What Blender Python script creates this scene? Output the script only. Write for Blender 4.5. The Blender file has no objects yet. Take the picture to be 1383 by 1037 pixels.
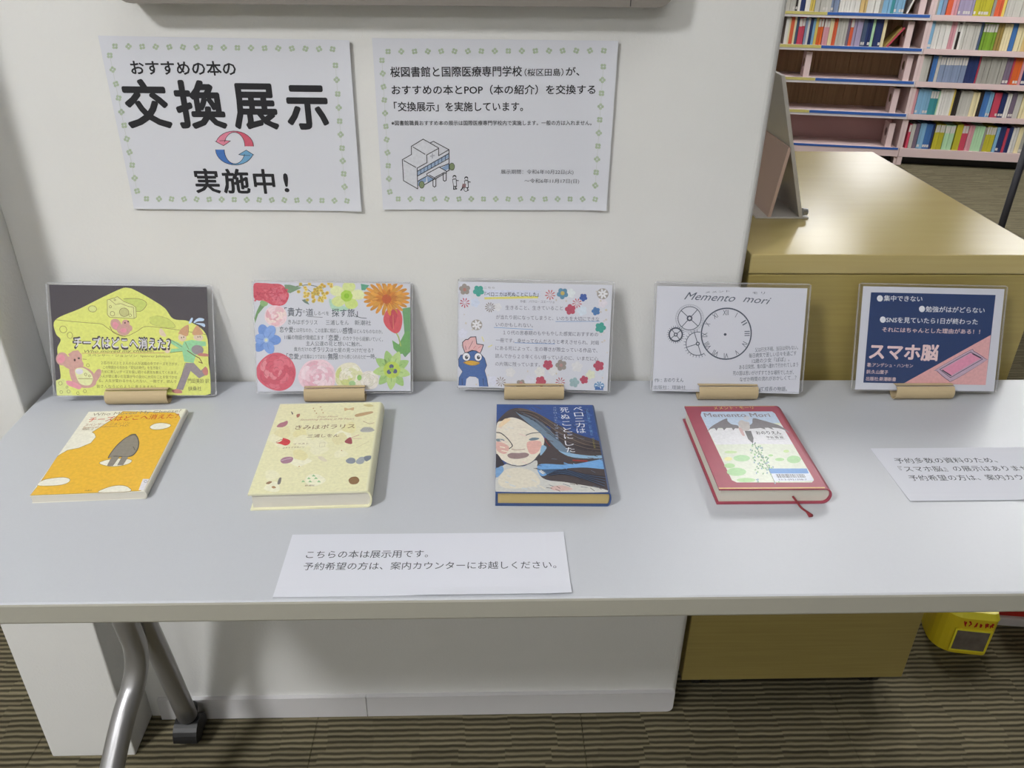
import bpy, bmesh, math, random
import numpy as np
from mathutils import Vector, Matrix
random.seed(7)
S = bpy.context.scene
COL = S.collection
PI = math.pi

# ------------------------------------------------------------------ camera
FPX, PITCH, ROLL, YAW = 1103.2, 0.5105, 0.016, 0.0381
CAM = Vector((0.0354, -1.065, 1.3168))
cd = bpy.data.cameras.new('camera'); cam = bpy.data.objects.new('camera', cd); COL.objects.link(cam)
cd.sensor_fit = 'HORIZONTAL'; cd.sensor_width = 36.0; cd.lens = 36.0*FPX/1383.0
cd.clip_start = 0.02; cd.clip_end = 60
fw = Vector((math.sin(YAW)*math.cos(PITCH), math.cos(YAW)*math.cos(PITCH), -math.sin(PITCH)))
rt = Vector((math.cos(YAW), -math.sin(YAW), 0)); up = rt.cross(fw)
rt2 = rt*math.cos(ROLL)+up*math.sin(ROLL); up2 = -rt*math.sin(ROLL)+up*math.cos(ROLL)
cam.matrix_world = Matrix(((rt2.x, up2.x, -fw.x, CAM.x), (rt2.y, up2.y, -fw.y, CAM.y), (rt2.z, up2.z, -fw.z, CAM.z), (0, 0, 0, 1)))
S.camera = cam

# ------------------------------------------------------------------ world, exposure
wd = bpy.data.worlds.new('world'); S.world = wd; wd.use_nodes = True
wd.node_tree.nodes['Background'].inputs[0].default_value = (1, 1, 1, 1)
wd.node_tree.nodes['Background'].inputs[1].default_value = 0.25
S.view_settings.view_transform = 'Standard'; S.view_settings.look = 'None'
S.view_settings.exposure = 1.98; S.view_settings.gamma = 1.0; S.view_settings.use_curve_mapping = False
KEY_POWER, OVER_FILL_POWER, ROOM_POWER, GLARE = 46.0, 1.25, 5.5, 1.9      # emission strengths of the ceiling lamps and added fill panels

# ------------------------------------------------------------------ materials
def lin(c):
    if isinstance(c, str):
        c = tuple(int(c[i:i+2], 16) for i in (0, 2, 4))
    return tuple(((v/255)/12.92 if v/255 <= .04045 else ((v/255+.055)/1.055)**2.4) for v in c)+(1,)
def new_mat(name):
    m = bpy.data.materials.new(name); m.use_nodes = True
    return m, m.node_tree.nodes, m.node_tree.links, m.node_tree.nodes['Principled BSDF']
def mat(name, c, rough=.5, metal=0, spec=.5, noise=0, nscale=60, bump=0, bscale=300, emit=0, coords='Object', stretch=(1, 1, 1)):
    m, N, L, b = new_mat(name)
    c = lin(c)
    b.inputs['Base Color'].default_value = c; b.inputs['Roughness'].default_value = rough
    b.inputs['Metallic'].default_value = metal; b.inputs['Specular IOR Level'].default_value = spec
    if emit:
        b.inputs['Emission Color'].default_value = c; b.inputs['Emission Strength'].default_value = emit
    if noise or bump:
        tc = N.new('ShaderNodeTexCoord'); mp = N.new('ShaderNodeMapping'); mp.inputs['Scale'].default_value = stretch
        L.new(tc.outputs[coords], mp.inputs[0])
    if noise:
        n = N.new('ShaderNodeTexNoise'); n.inputs['Scale'].default_value = nscale; n.inputs['Detail'].default_value = 4
        L.new(mp.outputs[0], n.inputs['Vector'])
        mx = N.new('ShaderNodeMix'); mx.data_type = 'RGBA'
        mx.inputs[6].default_value = tuple(v*(1-noise) for v in c[:3])+(1,)
        mx.inputs[7].default_value = tuple(min(1, v*(1+noise)) for v in c[:3])+(1,)
        L.new(n.outputs['Fac'], mx.inputs[0]); L.new(mx.outputs[2], b.inputs['Base Color'])
    if bump:
        n2 = N.new('ShaderNodeTexNoise'); n2.inputs['Scale'].default_value = bscale; n2.inputs['Detail'].default_value = 3
        L.new(mp.outputs[0], n2.inputs['Vector'])
        bp = N.new('ShaderNodeBump'); bp.inputs['Strength'].default_value = bump; bp.inputs['Distance'].default_value = .002
        L.new(n2.outputs['Fac'], bp.inputs['Height']); L.new(bp.outputs[0], b.inputs['Normal'])
    return m

M = {}
M['wall'] = mat('painted_wall', (216, 216, 214), .75, noise=.035, nscale=9, bump=.25, bscale=240)
M['wall_base'] = mat('vinyl_baseboard', (205, 204, 206), .5, noise=.03, nscale=14)
M['room'] = mat('room_paint', (200, 198, 192), .9, noise=.02, nscale=3)
M['ceiling'] = mat('ceiling_tile', (225, 225, 222), .9, noise=.03, nscale=40)
M['table'] = mat('grey_laminate', (188, 191, 197), .38, spec=.35, noise=.025, nscale=420)
M['table_edge'] = mat('table_edge_band', (163, 161, 150), .5, noise=.02, nscale=100)
M['steel'] = mat('silver_painted_tube', (172, 172, 174), .33, metal=.75)
M['black'] = mat('black_plastic', (26, 26, 28), .45)
M['paper'] = mat('white_paper', (210, 212, 221), .8, spec=.2, noise=.008, nscale=500)
M['poster'] = mat('poster_paper', (206, 208, 216), .75, spec=.25, noise=.01, nscale=300)
M['tube'] = mat('cardboard_tube', (186, 167, 132), .8, noise=.06, nscale=60, stretch=(1, 12, 12))
M['tube_in'] = mat('cardboard_core', (150, 125, 90), .9)
M['board_grey'] = mat('grey_board_frame', (124, 118, 112), .55, noise=.03, nscale=200)
M['board_face'] = mat('board_face', (70, 72, 76), .3)
M['pink'] = mat('pink_painted_steel', (212, 190, 188), .45, noise=.02, nscale=20)
M['pink_dark'] = mat('pink_back_panel', (188, 150, 150), .5)
M['strip_blue'] = mat('blue_label_strip', (48, 92, 168), .5)
M['strip_yellow'] = mat('yellow_label_strip', (196, 186, 110), .5, noise=.12, nscale=60)
M['strip_white'] = mat('white_label_strip', (205, 198, 200), .5)
M['pages'] = mat('page_edges', (205, 200, 190), .9)
M['far_pages'] = mat('shaded_book_backs', (160, 132, 100), .9, noise=.35, nscale=9, stretch=(6, 1, .2))  # page edges in shadow: the shade is put into this brown
M['stand_grey'] = mat('grey_acrylic', (196, 192, 186), .3)
M['stand_tan'] = mat('tan_card', (204, 178, 166), .7)
M['desk_dark'] = mat('dark_grey_steel', (72, 72, 80), .5)
M['red'] = mat('red_plastic', (190, 40, 32), .5)
M['white_plastic'] = mat('white_plastic', (210, 205, 205), .5)
M['yellow'] = mat('yellow_card', (222, 200, 40), .45, noise=.04, nscale=40)
M['yellow_top'] = mat('bright_yellow_lid', (240, 228, 60), .45)
M['lamp'] = mat('lamp_housing', (230, 230, 230), .5)
M['grey_floorline'] = mat('seam', (120, 120, 120), .8)

# wood of the counter: fine horizontal grain
def wood(name, c1, c2, rough):
    m, N, L, b = new_mat(name)
    tc = N.new('ShaderNodeTexCoord'); mp = N.new('ShaderNodeMapping'); mp.inputs['Scale'].default_value = (2, 14, 60)
    L.new(tc.outputs['Object'], mp.inputs[0])
    n = N.new('ShaderNodeTexNoise'); n.inputs['Scale'].default_value = 3; n.inputs['Detail'].default_value = 6
    L.new(mp.outputs[0], n.inputs['Vector'])
    r = N.new('ShaderNodeValToRGB'); r.color_ramp.elements[0].color = lin(c1); r.color_ramp.elements[1].color = lin(c2)
    r.color_ramp.elements[0].position = .3; r.color_ramp.elements[1].position = .72
    L.new(n.outputs['Fac'], r.inputs[0]); L.new(r.outputs[0], b.inputs['Base Color'])
    b.inputs['Roughness'].default_value = rough; b.inputs['Specular IOR Level'].default_value = .5
    return m
M['wood_top'] = wood('lit_oak_top', (178, 161, 108), (183, 167, 113), .16)  # same oak as the front, coloured lighter for the light on top
M['wood'] = wood('shaded_oak_front', (152, 135, 80), (162, 146, 87), .45)  # same oak, coloured darker because the front gets less light

# carpet tiles: woven stripes along X that shift phase from column to column
def carpet():
    m, N, L, b = new_mat('striped_carpet')
    tc = N.new('ShaderNodeNewGeometry'); sx = N.new('ShaderNodeSeparateXYZ'); L.new(tc.outputs['Position'], sx.inputs[0])
    def math_(op, a, b_=None, c_=None):
        n = N.new('ShaderNodeMath'); n.operation = op
        for i, v in enumerate((a, b_, c_)):
            if v is None: continue
            if isinstance(v, (int, float)): n.inputs[i].default_value = v
            else: L.new(v, n.inputs[i])
        return n.outputs[0]
    rowb = math_('FLOOR', math_('DIVIDE', sx.outputs['Y'], .028))
    wn0 = N.new('ShaderNodeTexWhiteNoise'); wn0.noise_dimensions = '1D'; L.new(rowb, wn0.inputs['W'])
    colx = math_('FLOOR', math_('DIVIDE', math_('ADD', sx.outputs['X'], math_('MULTIPLY', wn0.outputs['Value'], .05)), .085))
    wn1 = N.new('ShaderNodeTexWhiteNoise'); wn1.noise_dimensions = '1D'; L.new(colx, wn1.inputs['W'])
    ph = math_('MULTIPLY', wn1.outputs['Value'], .0035)
    ns = N.new('ShaderNodeTexNoise'); ns.inputs['Scale'].default_value = 26; L.new(tc.outputs['Position'], ns.inputs['Vector'])
    wob = math_('MULTIPLY', ns.outputs['Fac'], .0045)
    yy = math_('ADD', math_('ADD', sx.outputs['Y'], ph), wob)
    w = math_('SINE', math_('MULTIPLY', yy, 2*PI/.0118))
    fac = math_('MULTIPLY_ADD', w, .62, .5)
    fac.node.use_clamp = True
    comb = N.new('ShaderNodeCombineXYZ'); L.new(colx, comb.inputs[0]); L.new(math_('FLOOR', math_('DIVIDE', yy, .0118)), comb.inputs[1])
    wn2 = N.new('ShaderNodeTexWhiteNoise'); wn2.noise_dimensions = '2D'; L.new(comb.outputs[0], wn2.inputs['Vector'])
    fib = N.new('ShaderNodeTexNoise'); fib.inputs['Scale'].default_value = 700; fib.inputs['Detail'].default_value = 2; L.new(tc.outputs['Position'], fib.inputs['Vector'])
    mx = N.new('ShaderNodeMix'); mx.data_type = 'RGBA'; mx.inputs[6].default_value = lin((66, 62, 49)); mx.inputs[7].default_value = lin((124, 116, 93)); L.new(fac, mx.inputs[0])
    hs = N.new('ShaderNodeHueSaturation'); L.new(mx.outputs[2], hs.inputs['Color'])
    L.new(math_('ADD', math_('MULTIPLY_ADD', wn2.outputs['Value'], .35, .62), math_('MULTIPLY', fib.outputs['Fac'], .45)), hs.inputs['Value'])
    L.new(hs.outputs[0], b.inputs['Base Color']); b.inputs['Roughness'].default_value = .95; b.inputs['Specular IOR Level'].default_value = .1
    bp = N.new('ShaderNodeBump'); bp.inputs['Strength'].default_value = .6; bp.inputs['Distance'].default_value = .003
    L.new(math_('ADD', fac, fib.outputs['Fac']), bp.inputs['Height']); L.new(bp.outputs[0], b.inputs['Normal'])
    return m
M['carpet'] = carpet()

def page_mat(name, c, axis=2):
    m, N, L, b = new_mat(name)
    tc = N.new('ShaderNodeTexCoord'); w = N.new('ShaderNodeTexWave'); w.bands_direction = 'Z'; w.inputs['Scale'].default_value = 260
    w.inputs['Distortion'].default_value = 1.5
    L.new(tc.outputs['Object'], w.inputs['Vector'])
    mx = N.new('ShaderNodeMix'); mx.data_type = 'RGBA'; cc = lin(c)
    mx.inputs[6].default_value = tuple(v*.86 for v in cc[:3])+(1,); mx.inputs[7].default_value = cc
    L.new(w.outputs['Fac'], mx.inputs[0]); L.new(mx.outputs[2], b.inputs['Base Color']); b.inputs['Roughness'].default_value = .9
    return m
M['pages_white'] = page_mat('page_edges_white', (212, 208, 196))
M['pages_tan'] = page_mat('page_edges_tan', (196, 174, 118))

# print: flat ink whose colour is stored on the printed shapes
def ink(name, rough):
    m, N, L, b = new_mat(name)
    a = N.new('ShaderNodeVertexColor'); a.layer_name = 'Col'
    n = N.new('ShaderNodeTexNoise'); n.inputs['Scale'].default_value = 260; tc = N.new('ShaderNodeTexCoord'); L.new(tc.outputs['Object'], n.inputs['Vector'])
    hs = N.new('ShaderNodeHueSaturation'); L.new(a.outputs['Color'], hs.inputs['Color'])
    ma = N.new('ShaderNodeMath'); ma.operation = 'MULTIPLY_ADD'; ma.inputs[1].default_value = .3; ma.inputs[2].default_value = .85
    L.new(n.outputs['Fac'], ma.inputs[0]); L.new(ma.outputs[0], hs.inputs['Value'])
    L.new(hs.outputs[0], b.inputs['Base Color']); b.inputs['Roughness'].default_value = rough; b.inputs['Specular IOR Level'].default_value = .3
    return m
M['ink'] = ink('printed_ink', .65); M['gloss_ink'] = ink('glossy_jacket_print', .3)

# transparent laminating film
m, N, L, b = new_mat('laminating_film'); N.remove(b)
tr = N.new('ShaderNodeBsdfTransparent'); tr.inputs[0].default_value = (.97, .97, .98, 1)
gl = N.new('ShaderNodeBsdfGlossy'); gl.inputs['Roughness'].default_value = .12
df = N.new('ShaderNodeBsdfDiffuse'); df.inputs[0].default_value = (.8, .8, .82, 1)
m1 = N.new('ShaderNodeMixShader'); m1.inputs[0].default_value = .05; L.new(tr.outputs[0], m1.inputs[1]); L.new(gl.outputs[0], m1.inputs[2])
m2 = N.new('ShaderNodeMixShader'); m2.inputs[0].default_value = .02; L.new(m1.outputs[0], m2.inputs[1]); L.new(df.outputs[0], m2.inputs[2])
L.new(m2.outputs[0], N['Material Output'].inputs[0]); M['film'] = m
me_ = m.copy(); me_.name = 'film_sealed_edge'; M['film_edge'] = me_
[n for n in me_.node_tree.nodes if n.type == 'MIX_SHADER'][1].inputs[0].default_value = .16

# book cover colour comes from each book's own object colour
m, N, L, b = new_mat('book_cover_colour'); oi = N.new('ShaderNodeObjectInfo'); L.new(oi.outputs['Color'], b.inputs['Base Color']); b.inputs['Roughness'].default_value = .5
M['book'] = m
M['book_label'] = mat('book_spine_label', (200, 196, 190), .6)

# ------------------------------------------------------------------ object helpers
def tag(o, label=None, cat=None, group=None, kind=None):
    if label: o['label'] = label
    if cat: o['category'] = cat
    if group: o['group'] = group
    if kind: o['kind'] = kind
    return o
def empty(name, loc=(0, 0, 0), rz=0, label=None, cat=None, group=None, mw=None):
    o = bpy.data.objects.new(name, None); COL.objects.link(o); o.empty_display_size = .03
    if mw is not None: o.matrix_world = mw
    else: o.location = loc; o.rotation_euler = (0, 0, rz)
    return tag(o, label, cat, group)
def obj(name, mesh, mats, parent=None, smooth=False):
    o = bpy.data.objects.new(name, mesh); COL.objects.link(o)
    if mats is not None and not mesh.materials:
        for mm in (mats if isinstance(mats, (list, tuple)) else [mats]): mesh.materials.append(mm)
    if smooth:
        for p in mesh.polygons: p.use_smooth = True
    if parent is not None: o.parent = parent
    return o
def bm_mesh(bm, name='mesh'):
    bmesh.ops.recalc_face_normals(bm, faces=bm.faces)
    me = bpy.data.meshes.new(name); bm.to_mesh(me); bm.free(); return me
def add_box(bm, x0, x1, y0, y1, z0, z1, bev=0, seg=2, mi=0):
    r = bmesh.ops.create_cube(bm, size=1)
    for v in r['verts']:
        v.co = Vector((x0+(v.co.x+.5)*(x1-x0), y0+(v.co.y+.5)*(y1-y0), z0+(v.co.z+.5)*(z1-z0)))
    fs = set(f for v in r['verts'] for f in v.link_faces)
    for f in fs: f.material_index = mi
    if bev:
        es = list(set(e for v in r['verts'] for e in v.link_edges))
        bmesh.ops.bevel(bm, geom=es, offset=bev, segments=seg, affect='EDGES', profile=.5)
def box(name, x0, x1, y0, y1, z0, z1, m, parent=None, bev=0, seg=2):
    bm = bmesh.new(); add_box(bm, x0, x1, y0, y1, z0, z1, bev, seg)
    return obj(name, bm_mesh(bm), m, parent)
def prism(outline, z0, z1, bev=0):
    """outline: list of (x,y); extruded in z"""
    bm = bmesh.new(); vs = [bm.verts.new((x, y, z0)) for x, y in outline]; f = bm.faces.new(vs)
    r = bmesh.ops.extrude_face_region(bm, geom=[f])
    for v in r['geom']:
        if isinstance(v, bmesh.types.BMVert): v.co.z = z1
    return bm
def rrect(x0, x1, y0, y1, r, n=5, rs=None):
    rs = rs or (r, r, r, r); pts = []
    for (cx, cy, a0, rr) in ((x1, y1, 0, rs[0]), (x0, y1, PI/2, rs[1]), (x0, y0, PI, rs[2]), (x1, y0, 1.5*PI, rs[3])):
        sx = 1 if cx == x1 else -1; sy = 1 if cy == y1 else -1
        if rr <= 0: pts.append((cx, cy)); continue
        for i in range(n+1):
            a = a0+PI/2*i/n; pts.append((cx-sx*rr+rr*math.cos(a), cy-sy*rr+rr*math.sin(a)))
    return pts
def tube_path(pts, r, seg=16, caps=True):
    """swept round tube through points (smoothed)"""
    P = [Vector(p) for p in pts]
    bm = bmesh.new(); rings = []; prev = None
    for i, p in enumerate(P):
        t = (P[min(i+1, len(P)-1)]-P[max(i-1, 0)]).normalized()
        if prev is None:
            a = t.orthogonal().normalized()
        else:
            a = (prev-t*prev.dot(t)).normalized()
        prev = a; b_ = t.cross(a)
        rr = r[i] if isinstance(r, (list, tuple)) else r
        rings.append([bm.verts.new(p+a*rr*math.cos(2*PI*k/seg)+b_*rr*math.sin(2*PI*k/seg)) for k in range(seg)])
    for i in range(len(rings)-1):
        for k in range(seg):
            bm.faces.new((rings[i][k], rings[i][(k+1) % seg], rings[i+1][(k+1) % seg], rings[i+1][k]))
    if caps: bm.faces.new(rings[0][::-1]); bm.faces.new(rings[-1])
    return bm
def spline(pts, n=8):
    P = [Vector(p) for p in pts]; P = [2*P[0]-P[1]]+P+[2*P[-1]-P[-2]]; out = []
    for i in range(1, len(P)-2):
        for k in range(n):
            t = k/n; a, b_, c, d = P[i-1:i+3]
            out.append(.5*((2*b_)+(-a+c)*t+(2*a-5*b_+4*c-d)*t*t+(-a+3*b_-3*c+d)*t**3))
    out.append(P[-2]); return out

# ------------------------------------------------------------------ print helpers
_tc = bpy.data.curves.new('text_tool', 'FONT'); _to = bpy.data.objects.new('text_tool', _tc)
_tc.resolution_u = 2
_cache = {}
def glyphs(s, bold=0, shear=0):
    key = (s, bold, shear)
    if key in _cache: return _cache[key]
    _tc.body = s; _tc.shear = shear
    me = _to.to_mesh()
    co = np.empty(len(me.vertices)*3); me.vertices.foreach_get('co', co); co = co.reshape(-1, 3)[:, :2].copy()
    fs = [tuple(p.vertices) for p in me.polygons]; _to.to_mesh_clear()
    if bold >= .004 and len(co):
        n = 10 if bold > .02 else 4; c0, f0 = co, fs; co = []; fs = []      # heavier strokes: the outline restated around a small circle
        for k in range(n):
            a = 2*PI*k/n+.785; m_ = len(c0)*k; co.append(c0+np.array([math.cos(a), math.sin(a)])*bold); fs += [tuple(i+m_ for i in f) for f in f0]
        co = np.concatenate(co)
        _cache[key] = (co, fs, n); return _cache[key]
    _cache[key] = (co, fs, 1); return _cache[key]
_ref = glyphs('国')[0]; REF0, REF1 = _ref[:, 1].min(), _ref[:, 1].max()
def homog(src, dst):
    A = []; B = []
    for (x, y), (u, v) in zip(src, dst):
        A.append([x, y, 1, 0, 0, 0, -u*x, -u*y]); B.append(u); A.append([0, 0, 0, x, y, 1, -v*x, -v*y]); B.append(v)
    h = np.linalg.solve(np.array(A, float), np.array(B, float)); return np.append(h, 1).reshape(3, 3)

class Art:
    """flat print laid out on a sheet; src = sheet corners (TL,TR,BR,BL) in layout units, dst = same corners on the sheet in metres"""
    LV = 4e-5
    def __init__(s, src, dst, parent, z0=1e-4, bend=None, material='ink'):
        s.H = homog(src, dst); s.G = {}; s.parent = parent; s.n = 0; s.z0 = z0; s.box = (min(q[0] for q in dst), max(q[0] for q in dst), min(q[1] for q in dst), max(q[1] for q in dst)); s.bend = bend; s.g = 'print'; s.z = 0; s.m = M[material]
    def uv(s, pts):
        p = np.c_[np.array(pts, float), np.ones(len(pts))] @ s.H.T
        return p[:, :2]/p[:, 2:]
    def _add(s, uv, faces, col):
        v, f, c = s.G.setdefault(s.g, ([], [], [])); n = len(v); s.n += 1; z = s.z0+s.z*s.LV+(s.n % 16)*2e-6; x0, x1, y0, y1 = s.box
        for a in uv:
            a = (min(max(a[0], x0), x1), min(max(a[1], y0), y1)); v.append((a[0], a[1], z+(s.bend(a[0], a[1]) if s.bend else 0)))
        cc = lin(col)
        for q in faces: f.append(tuple(i+n for i in q)); c.append(cc)
    def poly(s, pts, col): s._add(s.uv(pts), [tuple(range(len(pts)))], col); return s
    def smooth(s, pts, col, n=5):
        P = pts; out = []; m_ = len(P)
        for i in range(m_):
            a, b_, c, d = [np.array(P[(i+k) % m_], float) for k in (-1, 0, 1, 2)]
            for k in range(n):
                t = k/n; out.append(tuple(.5*((2*b_)+(-a+c)*t+(2*a-5*b_+4*c-d)*t*t+(-a+3*b_-3*c+d)*t**3)))
        s.poly(out, col); return out
    def line(s, pts, w, col, closed=False):
        P = [np.array(p, float) for p in pts]
        if closed: P.append(P[0])
        o = []; f = []
        for a, b_ in zip(P[:-1], P[1:]):
            d = b_-a; l = np.hypot(*d)
            if l < 1e-6: continue
            d /= l; nrm = np.array([-d[1], d[0]])*w/2; e = d*w*.35
            k = len(o); o += [a-e+nrm, b_+e+nrm, b_+e-nrm, a-e-nrm]; f.append((k, k+1, k+2, k+3))
        if o: s._add(s.uv(o), f, col)
        return s
    def curve(s, pts, w, col, n=6):
        P = spline([(p[0], p[1], 0) for p in pts], n); return s.line([(p.x, p.y) for p in P], w, col)
    def ell(s, cx, cy, rx, ry, col, rot=0, n=18, a0=0, a1=2*PI):
        c, sn = math.cos(rot), math.sin(rot); pts = []
        for i in range(n):
            a = a0+(a1-a0)*i/n; x, y = rx*math.cos(a), ry*math.sin(a); pts.append((cx+x*c-y*sn, cy+x*sn+y*c))
        s.poly(pts, col); return s
    def ring(s, cx, cy, rx, ry, w, col, n=28):
        s.line([(cx+rx*math.cos(2*PI*i/n), cy+ry*math.sin(2*PI*i/n)) for i in range(n)], w, col, True); return s
    def petals(s, cx, cy, R, r, k, col, rot=0, wid=.5, asp=1):
        for i in range(k):
            a = rot+2*PI*i/k; s.ell(cx+math.cos(a)*R, cy+math.sin(a)*R*asp, r, r*wid*2, col, a, 12)
        return s
    def text(s, t, p0, p1, h, col, bold=0, shear=0):
        co, fs, cp = glyphs(t, bold, shear)
        if not len(co): return s
        a, b_, c = s.uv([p0, p1, (p0[0], p0[1]-h)])
        ex = b_-a; L_ = np.hypot(*ex); ex = ex/L_; ey = np.array([-ex[1], ex[0]])
        hh = np.hypot(*(c-a)); x0, x1 = co[:, 0].min(), co[:, 0].max()
        X = (co[:, 0]-x0)/(x1-x0)*L_; Y = (co[:, 1]-REF0)/(REF1-REF0)*hh
        P_ = a+X[:, None]*ex+Y[:, None]*ey; m_, k_ = len(P_)//cp, len(fs)//cp
        for q in range(cp): s._add(P_[q*m_:(q+1)*m_], fs[:k_], col)
        return s
    def vtext(s, t, p0, p1, w, h, col, bold=0):
        n = len(t)
        for i, ch in enumerate(t):
            if ch in ' 　': continue
            x = p0[0]+(p1[0]-p0[0])*i/(n-1); y = p0[1]+(p1[1]-p0[1])*i/(n-1); k = .5 if ch in '・' else 1
            s.text(ch, (x-w/2*k, y+h/2), (x+w/2*k, y+h/2), h, col, bold)
        return s
    def done(s):
        for name, (v, f, c) in s.G.items():
            me = bpy.data.meshes.new(name); me.from_pydata(v, [], f)
            ca = me.color_attributes.new('Col', 'FLOAT_COLOR', 'CORNER'); arr = []
            for p, cc in zip(me.polygons, c): arr += list(cc)*p.loop_total
            ca.data.foreach_set('color', arr)
            obj(name, me, s.m, s.parent)
def sheet_mesh(w0, w1, h0, h1, th, bend=None, nx=1, ny=1):
    bm = bmesh.new(); g = {}
    for zz in (0, 1):
        for i in range(nx+1):
            for j in range(ny+1):
                u = w0+(w1-w0)*i/nx; v = h0+(h1-h0)*j/ny
                g[zz, i, j] = bm.verts.new((u, v, (-th if zz == 0 else 0)+(bend(u, v) if bend else 0)))
    for i in range(nx):
        for j in range(ny):
            for zz in (0, 1): bm.faces.new((g[zz, i, j], g[zz, i+1, j], g[zz, i+1, j+1], g[zz, i, j+1]))
    for i in range(nx):
        for j in (0, ny): bm.faces.new((g[0, i, j], g[0, i+1, j], g[1, i+1, j], g[1, i, j]))
    for j in range(ny):
        for i in (0, nx): bm.faces.new((g[0, i, j], g[0, i, j+1], g[1, i, j+1], g[1, i, j]))
    return bm_mesh(bm)

INKC = (38, 38, 42)
HT = .7295
#==STRUCTURE==
# ------------------------------------------------------------------ the setting
def structure(o): o['kind'] = 'structure'; return o
WXR, WXL = .401, -.597
# floor slab and carpet tiles
fl = structure(box('floor', -4, 9, -5, 10.5, -.06, -.006, M['carpet']))
tile = None; T = .5; X0, Y0 = -.783, -.80
for i in range(-1, 11):
    for j in range(0, 12):
        x = X0+i*T; y = Y0+j*T
        if y+T > 1.2 and x+T < .4: continue
        if tile is None:
            bm = bmesh.new(); add_box(bm, .0006, T-.0006, .0006, T-.0006, -.006, 0); tile = bm_mesh(bm, 'carpet_tile'); tile.materials.append(M['carpet'])
        o = bpy.data.objects.new('carpet_tile', tile); COL.objects.link(o); o.location = (x, y, 0); o.parent = fl
structure(box('ceiling', -4, 9, -5, 10.5, 3.0, 3.05, M['ceiling']))
structure(box('wall_far', -4, 9, 10.5, 10.6, 0, 3.0, M['room']))
structure(box('wall_left', -4.1, -4, -5, 10.5, 0, 3.0, M['room']))
structure(box('wall_right', 9, 9.1, -5, 10.5, 0, 3.0, M['room']))
structure(box('wall_front', -4, 9, -5.1, -5, 0, 3.0, M['room']))
# white wall behind the table with its pilaster
bm = prism(rrect(WXL+.0005, WXR, 0, .13, .012, 5, (.012, 0, 0, .012)), 0, 3.0)
structure(obj('wall_back', bm_mesh(bm), M['wall']))
structure(box('wall_pilaster', -.745, WXL, -.085, .13, 0, 3.0, M['wall'], bev=.003))
# baseboard with rounded lower corner and a seam
bw = [(-.576, -.19), (-.19+.0012, .395)]
bb = structure(empty('baseboard_back', (0, 0, 0)))
for k, (a, b_) in enumerate(bw):
    bm = bmesh.new(); pts = rrect(a, b_, .0, .052, .012, 5, (0, 0, 0, .012 if k else 0))
    vs = [bm.verts.new((x, -.0, z)) for x, z in pts]; f = bm.faces.new(vs)
    r = bmesh.ops.extrude_face_region(bm, geom=[f])
    for v in r['geom']:
        if isinstance(v, bmesh.types.BMVert): v.co.y = -.009
    obj('baseboard_strip', bm_mesh(bm), M['wall_base'], bb)

# ceiling lamps and added fill panels -------------------------------------------------------------
def ceiling_light(x, y, lx, ly, power, label, group=None, tint=(1, 1, 1)):
    t = empty('ceiling_light', (x, y, 3.0), 0, label, 'ceiling light', group)
    bm = bmesh.new(); w = .03
    add_box(bm, -lx/2-w, lx/2+w, -ly/2-w, -ly/2, -.03, 0); add_box(bm, -lx/2-w, lx/2+w, ly/2, ly/2+w, -.03, 0)
    add_box(bm, -lx/2-w, -lx/2, -ly/2, ly/2, -.03, 0); add_box(bm, lx/2, lx/2+w, -ly/2, ly/2, -.03, 0)
    obj('frame', bm_mesh(bm), M['lamp'], t)
    mm, N, L, b = new_mat('lit_diffuser'); N.remove(b); e = N.new('ShaderNodeEmission'); e.inputs[0].default_value = tint+(1,); e.inputs[1].default_value = power
    L.new(e.outputs[0], N['Material Output'].inputs[0])
    box('diffuser', -lx/2, lx/2, -ly/2, ly/2, -.02, -.012, mm, t)
GL = 'ceiling lights out of the picture'
ceiling_light(-1.75, -2.0, .42, .42, KEY_POWER, 'square lit ceiling panel above and left of the camera', None)
ceiling_light(.45, -.95, 1.3, .6, OVER_FILL_POWER, 'wide added fill panel on the ceiling right above the table', None)  # added to brighten the tabletop, not a known lamp
ceiling_light(-.4, -3.9, 1.6, .4, ROOM_POWER, 'long added fill panel on the ceiling behind the camera', GL)  # unseen fill, added to light the wall from the front
ceiling_light(-3.0, -3.3, 1.2, .3, ROOM_POWER, 'long added fill panel on the ceiling over the front left corner', GL)  # unseen fill, added for general light from the left
ceiling_light(1.55, 2.3, .4, 1.3, ROOM_POWER*1.1, 'long lit ceiling panel behind and right of the white wall', GL)
ceiling_light(3.3, 2.8, .4, 1.3, ROOM_POWER*2.8, 'long added fill panel on the ceiling before the bookshelves', GL)  # added to brighten the far floor and shelves, clear of cabinet reflections
ceiling_light(3.1, 6.1, .5, 1.2, GLARE, 'lit ceiling panel behind the pink bookshelf', GL)
ceiling_light(4.8, 5.7, .6, 1.2, GLARE, 'lit ceiling panel right of the pink bookshelf', GL)
ceiling_light(4.75, 8.8, .8, 1.4, GLARE, 'lit ceiling panel near the far wall', GL)
ceiling_light(-1.8, 3.5, 1.2, .3, ROOM_POWER, 'long lit ceiling panel behind the white wall', GL)

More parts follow.
